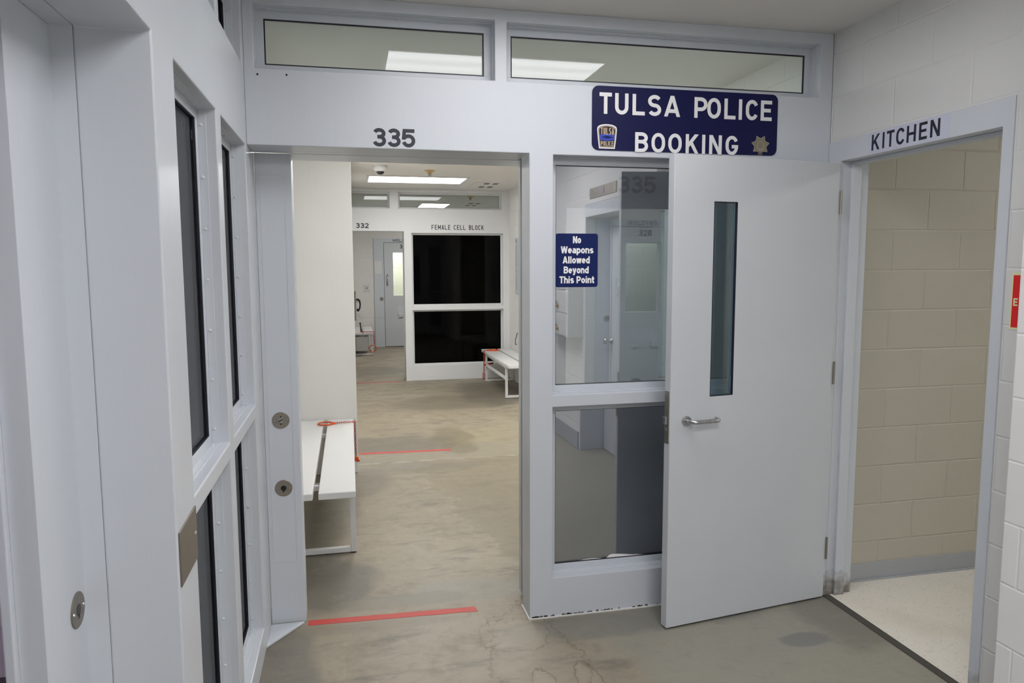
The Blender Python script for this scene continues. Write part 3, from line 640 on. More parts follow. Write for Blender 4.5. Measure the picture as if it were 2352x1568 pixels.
# mortise lock on the edge
bm = bm_new(); prism(bm, [(0.872, -0.041), (1.12, -0.041), (1.12, -0.010), (0.872, -0.010)][:0] or [(-0.040, 0.868), (-0.008, 0.868), (-0.008, 1.105), (-0.040, 1.105)], 0.0, 0.0025, lambda a, b, h: mK(-h, a, b)); lk = obj('lock_faceplate', bm, DSTEEL, kd, 0.0006, 1)
bm = bm_new(); prism(bm, [(-0.034, 0.955), (-0.014, 0.955), (-0.014, 0.990), (-0.034, 0.990)], 0.0025, 0.016, lambda a, b, h: mK(-h, a, b)); obj('latch_bolt', bm, STEEL, lk, 0.002)
bm = bm_new(); prism(bm, [(-0.034, 0.925), (-0.016, 0.925), (-0.016, 0.938), (-0.034, 0.938)], 0.0025, 0.007, lambda a, b, h: mK(-h, a, b)); obj('guard_bolt', bm, STEEL, lk, 0.001)
for z in (0.878, 1.095):
    bm = bm_new(); cyl(bm, mK(-0.0025, -0.024, z), mK(-0.004, -0.024, z), 0.004, n=12); obj('screw', bm, STEEL, lk)
bm = bm_new(); prof = [(0.043, 0), (0.043, 0.006), (0.02, 0.012), (0.016, 0.03), (0.034, 0.045), (0.040, 0.062), (0.034, 0.078), (0, 0.084)]
q = Vector((0, 0, 1)).rotation_difference(-nl).to_matrix(); lathe(bm, prof, (0, 0, 0), 'z', 28)
for v in bm.verts: v.co = q @ v.co + mK(0.09, -0.045, 1.03)
obj('door_knob', bm, plain('dark_knob_metal', (0.10, 0.10, 0.12), 0.15, 1.0), kd, smooth=True)
for z in (0.26, 1.14, 1.955):
    bm = bm_new(); cyl(bm, mK(0.919, 0.004, z - 0.055), mK(0.919, 0.004, z + 0.055), 0.0055, n=12); box(bm, -0.001, 0.0, 0, 0, 0, 0) if 0 else None
    obj('hinge', bm, DSTEEL, kd)

# ------------------------------------------------------------------ lock cylinders
def lock(name, c, axis, label, slot, missing=False):
    e = empty(name, c, label, 'lock', 'round steel lock plates on the sliding door posts')
    bm = lathe(bm_new(), [(0.0385, 0), (0.0385, 0.002), (0.037, 0.0032), (0, 0.0032)], c, axis, 40); obj('plate', bm, DSTEEL, e)
    D = {'-y': (Vector((1, 0, 0)), Vector((0, -1, 0))), 'x': (Vector((0, 1, 0)), Vector((1, 0, 0)))}[axis]
    c = Vector(c); Z = Vector((0, 0, 1))
    for s in (-1, 1):
        p = c + D[0] * 0.028 * s; bm = cyl(bm_new(), p + D[1] * 0.003, p + D[1] * 0.0055, 0.0048, 0.0035, 14); obj('screw', bm, STEEL, e)
    if slot:
        bm = cyl(bm_new(), c + D[1] * 0.003, c + D[1] * 0.0052, 0.0125, n=24); k = obj('cylinder', bm, STEEL, e)
        bm = bm_new()
        rot = Matrix.Rotation(math.radians(28), 3, D[1])
        a = rot @ D[0]; b = rot @ Z
        v = [c + D[1] * h + a * sx * 0.0115 + b * sz * 0.0024 for h in (0.0045, 0.0058) for sx, sz in ((-1, -1), (1, -1), (1, 1), (-1, 1))]
        vv = [bm.verts.new(p) for p in v]
        for qd in ((0, 1, 2, 3), (7, 6, 5, 4), (0, 4, 5, 1), (1, 5, 6, 2), (2, 6, 7, 3), (3, 7, 4, 0)): bm.faces.new([vv[i] for i in qd])
        obj('key_slot', bm, BLACKP, k)
        for s in (-1, 1): bm = cyl(bm_new(), c + Z * 0.017 * s + D[1] * 0.003, c + Z * 0.017 * s + D[1] * 0.0036, 0.0038, n=12); obj('pin_hole', bm, BLACKP, e)
    else:
        bm = cyl(bm_new(), c + D[1] * 0.003, c + D[1] * 0.0037, 0.0125, n=24)
        hb = [c + D[1] * hh + D[0] * x + Z * z for hh in (0.003, 0.0037) for x, z in ((-0.003, -0.019), (0.003, -0.019), (0.004, -0.009), (-0.004, -0.009))]
        vv = [bm.verts.new(p) for p in hb]
        for qd in ((0, 1, 2, 3), (7, 6, 5, 4), (0, 4, 5, 1), (1, 5, 6, 2), (2, 6, 7, 3), (3, 7, 4, 0)): bm.faces.new([vv[i] for i in qd])
        obj('keyhole', bm, BLACKP, e)
    return e
lock('lock_cylinder', (0.0735, 0.22, 0.966), '-y', 'round steel lock plate with slotted core, upper one on the post left of doorway 335', True)
lock('lock_cylinder', (0.0755, 0.22, 0.650), '-y', 'round steel lock plate with open keyhole, lower one on the post left of doorway 335', False)
lock('lock_cylinder', (-0.195, -1.535, 0.930), 'x', 'round steel keyhole plate seen edge-on in the jamb at far left', False)
bm = bm_new(); prism(bm, [(-1.478, 0.935), (-1.297, 0.935), (-1.297, 1.068), (-1.478, 1.062)], 0.0, 0.004, lambda a, b, h: Vector((h, a, b)))
e = empty('cover_plate', (0, -1.39, 0.935), 'blank worn steel plate on the left wall between doorway and windows', 'wall plate'); obj('plate', bm, DSTEEL, e, 0.001)
bm = bm_new(); lathe(bm, [(0.006, 0), (0.005, 0.003), (0, 0.004)], (0.004, -1.318, 1.005), 'x', 12); obj('screw', bm, STEEL, e)
# empty screw holes
for (x, z) in ((0.052, 2.435), (0.165, 2.438)):
    bm = cyl(bm_new(), (x, 0.0, z), (x, -0.0008, z), 0.0042, n=12); o = obj('screw_hole', bm, BLACKP)
    tag(o, 'small dark screw hole under the left transom window, ' + ('nearer the corner' if x < .1 else 'farther from the corner'), 'hole', 'empty screw holes')

# ------------------------------------------------------------------ lettering on the walls
def sign_letters(name, bm, mat, label, cat, loc):
    o = obj(name, bm, mat, loc=loc); tag(o, label, cat); return o
sign_letters('door_number', letters(bm_new(), [('3', 0.5045, 0.5605), ('3', 0.5655, 0.6215), ('5', 0.6265, 0.6835)], 2.164, 0.0765, 0.20, mAl), VINYLK,
             'black number 335 on the lintel over the near doorway', 'number sign', (0.59, 0, 2.164))
mFar = mFl(YF)
sign_letters('door_number', letters(bm_new(), [('3', 0.512, 0.566), ('3', 0.574, 0.628), ('2', 0.636, 0.690)], 2.204, 0.070, 0.205, mFar), VINYLK,
             'black number 332 over the far doorway at the corridor end', 'number sign', (0.6, YF, 2.204))
fcb = empty('wall_lettering', (1.96, YF, 2.19), 'thin black FEMALE CELL BLOCK lettering above the black windows', 'lettering')
its = spaced('FEMALE CELL BLOCK', 1.578, 2.342, gap=0.32)
for a, b in ((0, 6), (6, 10), (10, 15)): obj('word', letters(bm_new(), its[a:b], 2.190, 0.068, 0.14, mFar), VINYLK, fcb)
mKl = lambda u_, z_, d: Vector((XR - 0.0065 - d, -u_, z_))
kit = [('K', .301, .3496), ('I', .367, .3815), ('T', .3943, .4387), ('C', .451, .4994), ('H', .5113, .5618), ('E', .5793, .6218), ('N', .6386, .688)]
sign_letters('wall_lettering', letters(bm_new(), kit, 2.166, 0.069, 0.165, mKl), VINYLK,
             'black KITCHEN lettering on the head of the right door frame', 'lettering', (XR - .007, -0.5, 2.166))

# booking sign
bs = empty('booking_sign', (1.935, -0.004, 2.179), 'large navy TULSA POLICE BOOKING sign with two small emblems', 'sign')
bm = bm_new(); prism(bm, rrect(1.4735, 2.3975, 2.179, 2.461, 0.030), 0.0, 0.004, mAl); obj('panel', bm, NAVY, bs)
r1 = [('T', 1.5074, 1.5658), ('U', 1.5812, 1.6451), ('L', 1.6648, 1.7244), ('S', 1.7397, 1.8041), ('A', 1.8196, 1.8973), ('P', 1.9685, 2.0335), ('O', 2.0335, 2.1017), ('L', 2.1199, 2.1778), ('I', 2.1931, 2.2115), ('C', 2.2304, 2.2945), ('E', 2.3078, 2.3658)]
r2_ = [('B', 1.6796, 1.7426), ('O', 1.7593, 1.8263), ('O', 1.8419, 1.9087), ('K', 1.9287, 1.9921), ('I', 2.0114, 2.0265), ('N', 2.0472, 2.111), ('G', 2.1307, 2.1952)]
for its, zb, H_ in ((r1[:5], 2.339, 0.093), (r1[5:], 2.339, 0.093), (r2_, 2.1755, 0.0885)): obj('lettering', letters(bm_new(), its, zb, H_, 0.178, mAl, 0.004, 0.0048), WHITES, bs)
def shield(cx, zb, w, h, k):
    """badge outline: narrow foot, flared shoulders, domed head"""
    def P(a, b): return (cx + (a - .5) * w * k, zb + h / 2 + (b - .5) * h * k)
    pts = [P(.1, 0), P(.9, 0), P(.96, .4), P(1.0, .78)]
    pts += [P(.5 + .5 * math.cos(t), .80 + .20 * math.sin(t) ** 0.8) for t in [PI * i / 12 for i in range(1, 12)]]
    return pts + [P(0, .78), P(.04, .4)]
bm = bm_new(); prism(bm, shield(1.5445, 2.186, 0.094, 0.108, 1.0), 0.004, 0.0046, mAl); em = obj('shield_emblem', bm, WHITES, bs); em['label'] = 'small patch-shaped emblem reading TULSA POLICE'
bm = bm_new(); prism(bm, shield(1.5445, 2.186, 0.094, 0.108, 0.90), 0.0046, 0.005, mAl); obj('border', bm, BRZ2, em)
bm = bm_new(); prism(bm, shield(1.5445, 2.186, 0.094, 0.108, 0.80), 0.005, 0.0053, mAl); obj('field', bm, BLACKB, em)
bm = bm_new(); prism(bm, [(1.511, 2.226), (1.545, 2.219), (1.579, 2.226), (1.580, 2.246), (1.545, 2.250), (1.510, 2.246)], 0.0053, 0.0056, mAl); obj('band', bm, BLUEB, em)
bm = bm_new(); prism(bm, [(1.515, 2.236), (1.545, 2.230), (1.577, 2.236), (1.545, 2.243)], 0.0056, 0.0058, mAl); obj('band_shade', bm, NAVY2, em)
obj('lettering', letters(bm_new(), spaced('TULSA', 1.514, 1.577, gap=.3), 2.248, 0.030, 0.13, mAl, 0.0056, 0.006), TAN, em); obj('lettering', letters(bm_new(), spaced('POLICE', 1.5155, 1.5745, gap=.3), 2.199, 0.020, 0.15, mAl, 0.0056, 0.006), TAN, em)
def star(cx, cz, R, k, n=7):
    pts = []
    for i in range(2 * n):
        a = math.radians(90 + 360 / n / 2) + PI * i / n; rr = (R if i % 2 == 0 else R * 0.66) * k; pts.append((cx + rr * math.cos(a), cz + rr * math.sin(a)))
    return pts
bm = bm_new(); prism(bm, star(2.3115, 2.2255, 0.0485, 1.0), 0.004, 0.0046, mAl); box(bm, 2.302, 2.321, -0.0046, -0.004, 2.181, 2.195)
em = obj('star_emblem', bm, BRZ2, bs); em['label'] = 'small seven-pointed bronze star'
bm = bm_new(); prism(bm, star(2.3115, 2.2255, 0.0485, 0.88), 0.0046, 0.005, mAl); obj('star_face', bm, BRONZE, em)
bm = bm_new(); prism(bm, arc(2.3115, 2.222, 0.0200, 0.0215, 0, 345, 20), 0.005, 0.0053, mAl); obj('medallion', bm, BRZ2, em)
bm = bm_new(); prism(bm, arc(2.3115, 2.2245, 0.0155, 0.0162, 0, 345, 20), 0.0053, 0.0056, mAl); obj('medallion_centre', bm, BRONZE, em)

sm = bm_new()
for x0, x1, hs in ((1.455, 1.60, (.003, .007, .009, .010, .009, .008, .006, .004, .002)), (1.595, 1.80, (.004, .019, .022, .020, .019, .017, .015, .012, .010, .009, .007, .005, .003))):
    n_ = len(hs) - 1; up = [(x0 + (x1 - x0) * k / n_, 0.224 + hh) for k, hh in enumerate(hs)]
    prism(sm, [(x0, 0.222)] + up + [(x1, 0.222)], 0.0, 0.0006, lambda a, b, h: Vector((a, 0.0895 - h, b)))
o = obj('paint_smear', sm, WHITEB, loc=(1.62, 0.089, 0.225)); tag(o, 'white paint smear along the bottom of the lower front glass', 'paint')
# no weapons sticker on the glass
ws = empty('warning_sign', (1.4325, 0.08, 1.561), 'navy No Weapons Allowed Beyond This Point sticker on the front window', 'sign')
bm = bm_new(); prism(bm, rrect(1.3305, 1.5345, 1.561, 1.8095, 0.012), -0.082, -0.078, mAl); obj('panel', bm, NAVY2, ws)
for body, zb_px, cx, sx in (('No', 558.6, 1.4320, .86), ('Weapons', 582.0, 1.4335, .98), ('Allowed', 605.3, 1.4290, .94), ('Beyond', 628.6, 1.4290, .92), ('This Point', 651.6, 1.4325, .94)):
    z = 1.809 - (zb_px - 536.3) * (0.2485 / 124.8)
    bm = letters(bm_new(), line_items(body, cx, 0.0325, sx=sx), z, 0.0325, .205, mAl, -0.078, -0.0774); obj('lettering', bm, WHITEB, ws)

# exit sign on the right wall, partly hidden by the wall corner
es = empty('exit_sign', (XR, -1.16, 1.437), 'red sign with EX lettering on the right wall, cut by the picture edge', 'sign')
mX = lambda u_, z_, d: Vector((XR - d, -u_, z_))
bm = bm_new(); prism(bm, [(1.050, 1.430), (1.29, 1.430), (1.29, 1.630), (1.050, 1.630)], 0.0, 0.002, mX); obj('border', bm, GLOW, es)
bm = bm_new(); prism(bm, [(1.0565, 1.438), (1.284, 1.438), (1.284, 1.622), (1.0565, 1.622)], 0.002, 0.003, mX); obj('panel', bm, REDS, es)
bm = letters(bm_new(), [('E', 1.062, 1.079), ('X', 1.083, 1.103)], 1.514, 0.027, 0.2, mX, 0.003, 0.0036); obj('lettering', bm, GLOW, es)

# ------------------------------------------------------------------ floor tape
def tape(x0, y0, x1, y1, w, label):
    d = Vector((x1 - x0, y1 - y0, 0)); L = d.length; d.normalize(); n = Vector((-d.y, d.x, 0)); bm = bm_new(); top = []; bot = []
    K = 24
    for i in range(K + 1):
        p = Vector((x0, y0, 0)) + d * L * i / K; j1 = random.uniform(-.0015, .0015); j2 = random.uniform(-.0015, .0015)
        if i == K: j1 += .004
        top.append(p + n * (w / 2 + j1)); bot.append(p - n * (w / 2 + j2))
    top[-1] = top[-1] - d * 0.012
    poly = bot + top[::-1]
    prism(bm, [(p.x, p.y) for p in poly], 0.0, 0.0012, lambda a, b, h: Vector((a, b, h)))
    o = obj('floor_tape', bm, REDT, loc=((x0 + x1) / 2, (y0 + y1) / 2, 0)); tag(o, label, 'tape', 'red tape lines on the floor')
tape(0.166, 0.199, 0.963, 0.164, 0.048, 'broad red tape line on the floor in doorway 335, nearest of the three')
tape(0.447, 3.325, 1.268, 3.285, 0.048, 'red tape line across the corridor floor beyond the near bench')
tape(0.46, 7.42, 1.10, 7.40, 0.048, 'thin looking red tape line at the foot of far doorway 332')

# ------------------------------------------------------------------ benches
def bench(x0, x1, y0, y1, fy, label, h=0.45, t=0.038, rail=False, gap=0.03, flip=False):
    """two-plank bench along y with rectangular tube end frames at fy"""
    e = empty('bench', ((x0 + x1) / 2, (y0 + y1) / 2, 0), label, 'bench', 'white benches along the corridor')
    mid = (x0 + x1) / 2 - (0.01 if not flip else -0.01)
    for a, b in ((x0, mid - gap / 2), (mid + gap / 2, x1)):
        bm = box(bm_new(), a, b, y0, y1, h - t, h); obj('seat_plank', bm, WHITEP, e, 0.005)
    s = 0.030; fx0, fx1 = x0 + 0.015, x1 - 0.005
    for k, y in enumerate(fy):
        for x in (fx0, fx1 - s):
            bm = box(bm_new(), x, x + s, y, y + s, 0.006, h - t); obj('leg', bm, WHITEP, e, 0.003)
            bm = box(bm_new(), x, x + s, y, y + s, 0.0, 0.006); obj('foot_pad', bm, BLACK, e)
        bm = box(bm_new(), fx0 + s, fx1 - s, y, y + s, 0.006, 0.036); obj('floor_rail', bm, WHITEP, e, 0.003)
        bm = box(bm_new(), fx0 + s, fx1 - s, y, y + s, h - t - 0.03, h - t); obj('cross_rail', bm, WHITEP, e, 0.003)
    if rail:
        a, b = min(fy), max(fy); xx = fx0 if rail == 'l' else fx1 - s
        bm = box(bm_new(), xx, xx + s, a + s, b, 0.235, 0.265); obj('side_rail', bm, WHITEP, e, 0.003)
        bm = box(bm_new(), xx, xx + s, a + s, b, h - t - 0.03, h - t); obj('side_rail', bm, WHITEP, e, 0.003)
    return e
bench(-0.005, 0.400, 0.75, 2.715, (1.02, 2.35), 'white two-plank bench just inside doorway 335, against the left wall')
bench(2.275, 2.705, 5.45, 7.33, (5.70, 7.08), 'white two-plank bench along the right corridor wall, by the black windows', rail='l', flip=True)
bench(0.445, 0.82, 10.5, 11.9, (10.75, 11.6), 'small far white bench below the wall phone, seen through doorway 332')

# ------------------------------------------------------------------ handcuffs and chains
def circ(c, r_, a, b, n=28, a0=0, a1=360): return [Vector(c) + a * r_ * math.cos(math.radians(t)) + b * r_ * math.sin(math.radians(t)) for t in [a0 + (a1 - a0) * i / n for i in range(n if a1 - a0 == 360 else n + 1)]]
def chain(e, path, ln, mat, wire=0.0022):
    """alternating links along a polyline"""
    segs = []; pts = [Vector(p) for p in path]; tot = sum((b - a).length for a, b in zip(pts, pts[1:])); n = int(tot / ln)
    def at(s):
        for a, b in zip(pts, pts[1:]):
            L = (b - a).length
            if s <= L: return a + (b - a) * s / L, (b - a).normalized()
            s -= L
        return pts[-1], (pts[-1] - pts[-2]).normalized()
    for i in range(n):
        p, d = at((i + .5) * tot / n); s = d.orthogonal().normalized(); t = d.cross(s)
        if i % 2: s = t
        s = (s + d.cross(s) * 0.5).normalized(); hl = ln * 0.68; hw = ln * 0.36
        P = [p + d * hl * math.cos(a) + s * hw * math.sin(a) for a in [2 * PI * k / 10 for k in range(10)]]
        bm = tube(bm_new(), P, wire, 5, True); obj('chain_link', bm, mat, e, smooth=True)
cf = empty('handcuff', (0.28, 2.53, 0.45), 'orange open handcuff with red chain hanging off the near bench', 'handcuffs', 'handcuffs chained to the benches')
X, Y, Z = Vector((1, 0, 0)), Vector((0, 1, 0)), Vector((0, 0, 1))
bm = tube(bm_new(), circ((0.19, 2.53, 0.457), 0.058, X, Y * 0.95), 0.0055, 8, True); obj('cuff', bm, ORANGE, cf, smooth=True)
bm = box(bm_new(), 0.225, 0.262, 2.512, 2.535, 0.450, 0.464); obj('lock_body', bm, ORANGE, cf, 0.003)
chain(cf, [(0.262, 2.52, 0.460), (0.41, 2.535, 0.460), (0.412, 2.52, 0.44), (0.414, 2.2, 0.30), (0.416, 1.95, 0.285)][:2] + [(0.410, 2.53, 0.455), (0.412, 2.50, 0.19)], 0.016, REDCH)
bm = box(bm_new(), 0.400, 0.432, 2.485, 2.51, 0.155, 0.19); box(bm, 0.418, 0.440, 2.488, 2.506, 0.150, 0.168); obj('second_cuff', bm, ORANGE, cf, 0.004)
cf = empty('handcuff', (2.35, 7.2, 0.45), 'orange-red handcuff and chain draped over the end of the right bench', 'handcuffs', 'handcuffs chained to the benches')
bm = tube(bm_new(), circ((2.41, 7.10, 0.457), 0.085, X * 1.0, Y * 0.8), 0.007, 8, True); obj('cuff', bm, ORANGE, cf, smooth=True)
chain(cf, [(2.33, 7.08, 0.455), (2.266, 7.07, 0.452), (2.266, 7.07, 0.15)], 0.022, REDCH, 0.0035)
bm = tube(bm_new(), circ((2.262, 7.07, 0.09), 0.03, X * .4, Z * 1.6), 0.006, 8, True); obj('second_cuff', bm, REDCH, cf, smooth=True)
bm = tube(bm_new(), [(2.27, 7.06, 0.25), (2.33, 7.06, 0.265), (2.40, 7.07, 0.27)], 0.012, 8); obj('strap', bm, REDCH, cf, smooth=True)
cf = empty('handcuff', (0.8, 10.7, 0.45), 'thin red chain with orange cuff on the far bench', 'handcuffs', 'handcuffs chained to the benches')
chain(cf, [(0.58, 10.6, 0.457), (0.825, 10.6, 0.457), (0.83, 10.6, 0.22)], 0.022, REDCH, 0.0045)
bm = tube(bm_new(), circ((0.80, 10.6, 0.14), 0.065, X, Z), 0.008, 8, True); obj('cuff', bm, ORANGE, cf, smooth=True)
bm = cyl(bm_new(), (0.60, 10.72, 0.452), (0.585, 10.72, 0.60), 0.013, 0.011, 14); cyl(bm, (0.585, 10.72, 0.60), (0.583, 10.72, 0.625), 0.016, 0.014, 14)
o = obj('flashlight', bm, BLACKP, loc=(0.6, 10.72, 0.452)); tag(o, 'dark upright stick-like object standing on the far bench', 'stick')
bm = bm_new(); box(bm, 0.46, 0.74, 10.95, 11.4, 0.06, 0.34); o = obj('storage_box', bm, STEEL, loc=(0.6, 11.2, 0.06), bevel=0.006); tag(o, 'grey steel box under the far bench', 'box')

# ------------------------------------------------------------------ ceiling fixtures
def lamp(name, x0, x1, y0, y1, s, label, col=(1.0, 0.99, 0.97), d=0.012, fr=0.028):
    e = empty(name, ((x0 + x1) / 2, (y0 + y1) / 2, ZC))
    if label: tag(e, label, 'ceiling light', 'rectangular ceiling lights')
    else: e['kind'] = 'structure'
    bm = bm_new(); ring(bm, x0 - fr, x1 + fr, y0 - fr, y1 + fr, fr, ZC - d, ZC, lambda a, h, b: Vector((a, b, h))); obj('frame', bm, WHITEP, e, 0.002, 1)
    bm = box(bm_new(), x0, x1, y0, y1, ZC - d * 0.6, ZC - 0.001); obj('diffuser', bm, emit_tubes(name + '_glow', col, s), e)
lamp('ceiling_light', 0.62, 1.78, -1.08, -0.50, LIGHT_BOOKING, 'ceiling light of the near lobby, seen only mirrored in the transom glass', (1, 0.985, 1.0))
lamp('ceiling_light', 0.62, 1.78, -3.05, -2.45, LIGHT_REAR, None, (1, 0.985, 1.0))
lamp('ceiling_light', 0.62, 1.78, -5.1, -4.5, LIGHT_REAR, None, (1, 0.985, 1.0))
lamp('ceiling_light', 4.6, 5.2, -1.8, -1.2, LIGHT_KITCHEN_FILL, None)  # added fill lamp, unseen, to brighten the kitchen floor and wall
lamp('ceiling_light', 0.668, 1.863, 5.94, 6.58, LIGHT_CORRIDOR, 'bright rectangular ceiling light in the corridor before the far partition')
lamp('ceiling_light', 0.668, 1.863, 1.35, 1.95, LIGHT_NEAR, None)
lamp('ceiling_light', 0.668, 1.863, 3.9, 4.5, LIGHT_MID_FILL, None)  # added fill fixture, hidden above the view, to lift the far partition
lamp('ceiling_light', 3.6, 4.8, 3.0, 3.6, LIGHT_ALCOVE, None)
lamp('ceiling_light', 1.68, 2.16, 9.72, 10.54, LIGHT_FAR, 'farthest ceiling light, seen through the far transom glass')
lamp('ceiling_light', -1.9, -1.3, -2.4, -1.2, LIGHT_LEFT, None, (0.86, 0.80, 1.0))
lamp('ceiling_light', 1.0, 2.0, 12.45, 12.9, LIGHT_CELL * 1.6, None)
lamp('ceiling_light', 3.4, 4.6, 5.9, 6.4, LIGHT_CELL, None)
cd = empty('security_camera', (0.76, 5.05, ZC), 'white dome camera on the corridor ceiling', 'security camera')
bm = lathe(bm_new(), [(0.075, 0), (0.078, 0.02), (0.074, 0.045), (0.055, 0.062), (0.04, 0.066)], (0.76, 5.05, ZC), '-z', 36); obj('housing', bm, WHITEP, cd, smooth=True)
bm = lathe(bm_new(), [(0.044, 0.060), (0.040, 0.080), (0.024, 0.094), (0, 0.098)], (0.76, 5.05, ZC), '-z', 28); obj('dome', bm, BLACKP, cd, smooth=True)
def sprinkler(x, y, label):
    e = empty('sprinkler', (x, y, ZC), label, 'sprinkler', 'ceiling sprinklers')
    bm = lathe(bm_new(), [(0.068, 0), (0.062, 0.006), (0.032, 0.026), (0.022, 0.042), (0, 0.042)], (x, y, ZC), '-z', 28); obj('escutcheon', bm, BRASS, e, smooth=True)
    bm = bm_new(); cyl(bm, (x, y, ZC - 0.04), (x, y, ZC - 0.058), 0.012, n=14); cyl(bm, (x, y, ZC - 0.058), (x, y, ZC - 0.062), 0.022, n=14); obj('sprinkler_head', bm, DSTEEL, e)
sprinkler(1.333, 5.35, 'brass ceiling sprinkler above the corridor light')
sprinkler(2.29, 8.3, 'ceiling sprinkler beyond the far transom glass')
def vent(cx, cy, label):
    e = empty('ceiling_vent', (cx, cy, ZC), label, 'air vent', 'ceiling vents')
    bm = box(bm_new(), cx - 0.2, cx + 0.2, cy - 0.36, cy + 0.36, ZC - 0.004, ZC); obj('plate', bm, CEIL, e, 0.001, 1)
    for dx, dy in ((-0.03, -0.22), (0.09, -0.22), (-0.03, 0.18), (0.09, 0.18)):
        for k in range(3):
            bm = box(bm_new(), cx + dx - 0.035, cx + dx + 0.035, cy + dy - 0.08 + k * 0.06, cy + dy - 0.045 + k * 0.06, ZC - 0.006, ZC - 0.0035); obj('slot', bm, plain('slot', (0.12, 0.11, 0.1), 0.7) if 'slot' not in bpy.data.materials else bpy.data.materials['slot'], e)
vent(2.25, 6.75, 'square slotted ceiling vent right of the corridor light')
vent(2.55, 9.85, 'ceiling vent beyond the far transom glass')

# ------------------------------------------------------------------ things on the corridor walls
lp = empty('louvred_panel', (2.725, 6.6, 1.28), 'tall grey perforated wall panel on the right corridor wall', 'wall panel')
bm = box(bm_new(), 2.700, 2.7245, 6.25, 6.95, 1.275, 2.06); obj('panel', bm, FRAME, lp, 0.008)
mP = lambda u_, z_, d: Vector((2.700 - d, u_, z_))
bm = bm_new()
for i in range(28):
    if i in (10, 14): continue
    z = 1.33 + i * 0.0225
    for yy in (6.84, 6.70): prism(bm, [(yy, z), (yy + 0.03, z), (yy + 0.03, z + 0.009), (yy, z + 0.009)], 0.0, 0.0008, mP)
prism(bm, [(6.86, 1.985), (6.885, 1.985), (6.885, 2.04), (6.86, 2.04)], 0.0, 0.0008, mP); obj('slots', bm, BLACKP, lp)
bm = tube(bm_new(), [(2.72, 6.90, 0.72), (2.70, 6.93, 0.62), (2.69, 6.90, 0.55), (2.70, 6.85, 0.56)] , 0.005, 6); o = obj('cord_loop', bm, BLACKP, loc=(2.72, 6.9, 0.55), smooth=True); tag(o, 'short dark cord loop hanging on the wall over the right bench', 'cord')
# holding cell doors
def holding(x, Y, num, wn, txt, label):
    """door face at plane Y, hinged leaf left edge at x"""
    mm = lambda u_, z_, d: Vector((x + u_, Y - d, z_))
    e = structE('door_%d' % wn, (x, Y, 0))
    bm = bm_new()
    bm = panel_holes(-0.205, 1.10, 0.0, 2.243, [(0.183, 0.66, 1.071, 1.952)], 0.0, 0.028, lambda u_, v_, z_: mm(u_, z_, v_)); obj('frame', bm, FRAME, e, 0.003)
    bm = panel_holes(-0.004, 0.90, 0.0, 2.158, [(0.183, 0.66, 1.071, 1.952)], 0.0275, 0.0285, lambda u_, v_, z_: mm(u_, z_, v_)); obj('reveal_line', bm, BLACKP, e)
    bm = panel_holes(0.003, 0.893, 0.012, 2.150, [(0.183, 0.66, 1.071, 1.952)], 0, 0.012, lambda u_, v_, z_: mm(u_, z_, 0.0285 + v_)); obj('leaf', bm, DOORP, e, 0.002)
    bm = bm_new(); prism(bm, [(0.183, 1.071), (0.66, 1.071), (0.66, 1.952), (0.183, 1.952)], 0.034, 0.036, mm); obj('pane', bm, CLEARG, e)
    bm = bm_new(); prism(bm, [(0.26, 0.67), (0.62, 0.67), (0.62, 0.85), (0.26, 0.85)], 0.0405, 0.044, mm); obj('food_slot', bm, FRAME, e, 0.001)
    for a in (0.28, 0.53): bm = bm_new(); prism(bm, [(a, 0.62), (a + 0.09, 0.62), (a + 0.09, 0.70), (a, 0.70)], 0.044, 0.075, mm); obj('slot_latch', bm, DOORP, e, 0.004)
    bm = tube(bm_new(), [mm(0.065, 1.50, 0.041), mm(0.068, 1.47, 0.085), mm(0.068, 1.38, 0.092), mm(0.065, 1.31, 0.085), mm(0.065, 1.28, 0.041)], 0.011, 10); obj('pull_handle', bm, STEEL, e, smooth=True)
    bm = cyl(bm_new(), mm(-0.062, 1.00, 0.028), mm(-0.062, 1.00, 0.034), 0.038, n=24); obj('lock_plate', bm, DSTEEL, e)
    bm = bm_new(); prism(bm, [(-0.19, 0.60), (-0.01, 0.60), (-0.01, 0.603), (-0.19, 0.603)], 0.028, 0.0286, mm); obj('cover_seam', bm, DSTEEL, e)
    bm = letters(bm_new(), spaced('HOLDING', txt, txt + 0.39, gap=0.3), 2.172, 0.058, 0.19, mm, 0.028, 0.0288); obj('lettering', bm, VINYLK, e)
    n0 = txt + 0.135; bm = letters(bm_new(), [(c, n0 + i * 0.062, n0 + 0.054 + i * 0.062) for i, c in enumerate(num)], 2.036, 0.078, 0.2, mm, 0.0405, 0.0415); obj('number', bm, VINYLK, e)
    return e
holding(1.114, 12.17, '33', 5, 0.19, '')
holding(3.640, 5.60, '328', 4, 0.215, '')
pq = bm_new(); prism(pq, [(-0.188, 1.52), (-0.05, 1.52), (-0.05, 1.78), (-0.188, 1.78)], 0.028, 0.031, lambda u_, z_, d: Vector((1.114 + u_, 12.17 - d, z_)))
o = obj('notice_sheet', pq, PAPER, loc=(1.0, 12.142, 1.52)); tag(o, 'blank white notice sheet on the frame of the far holding door', 'notice')
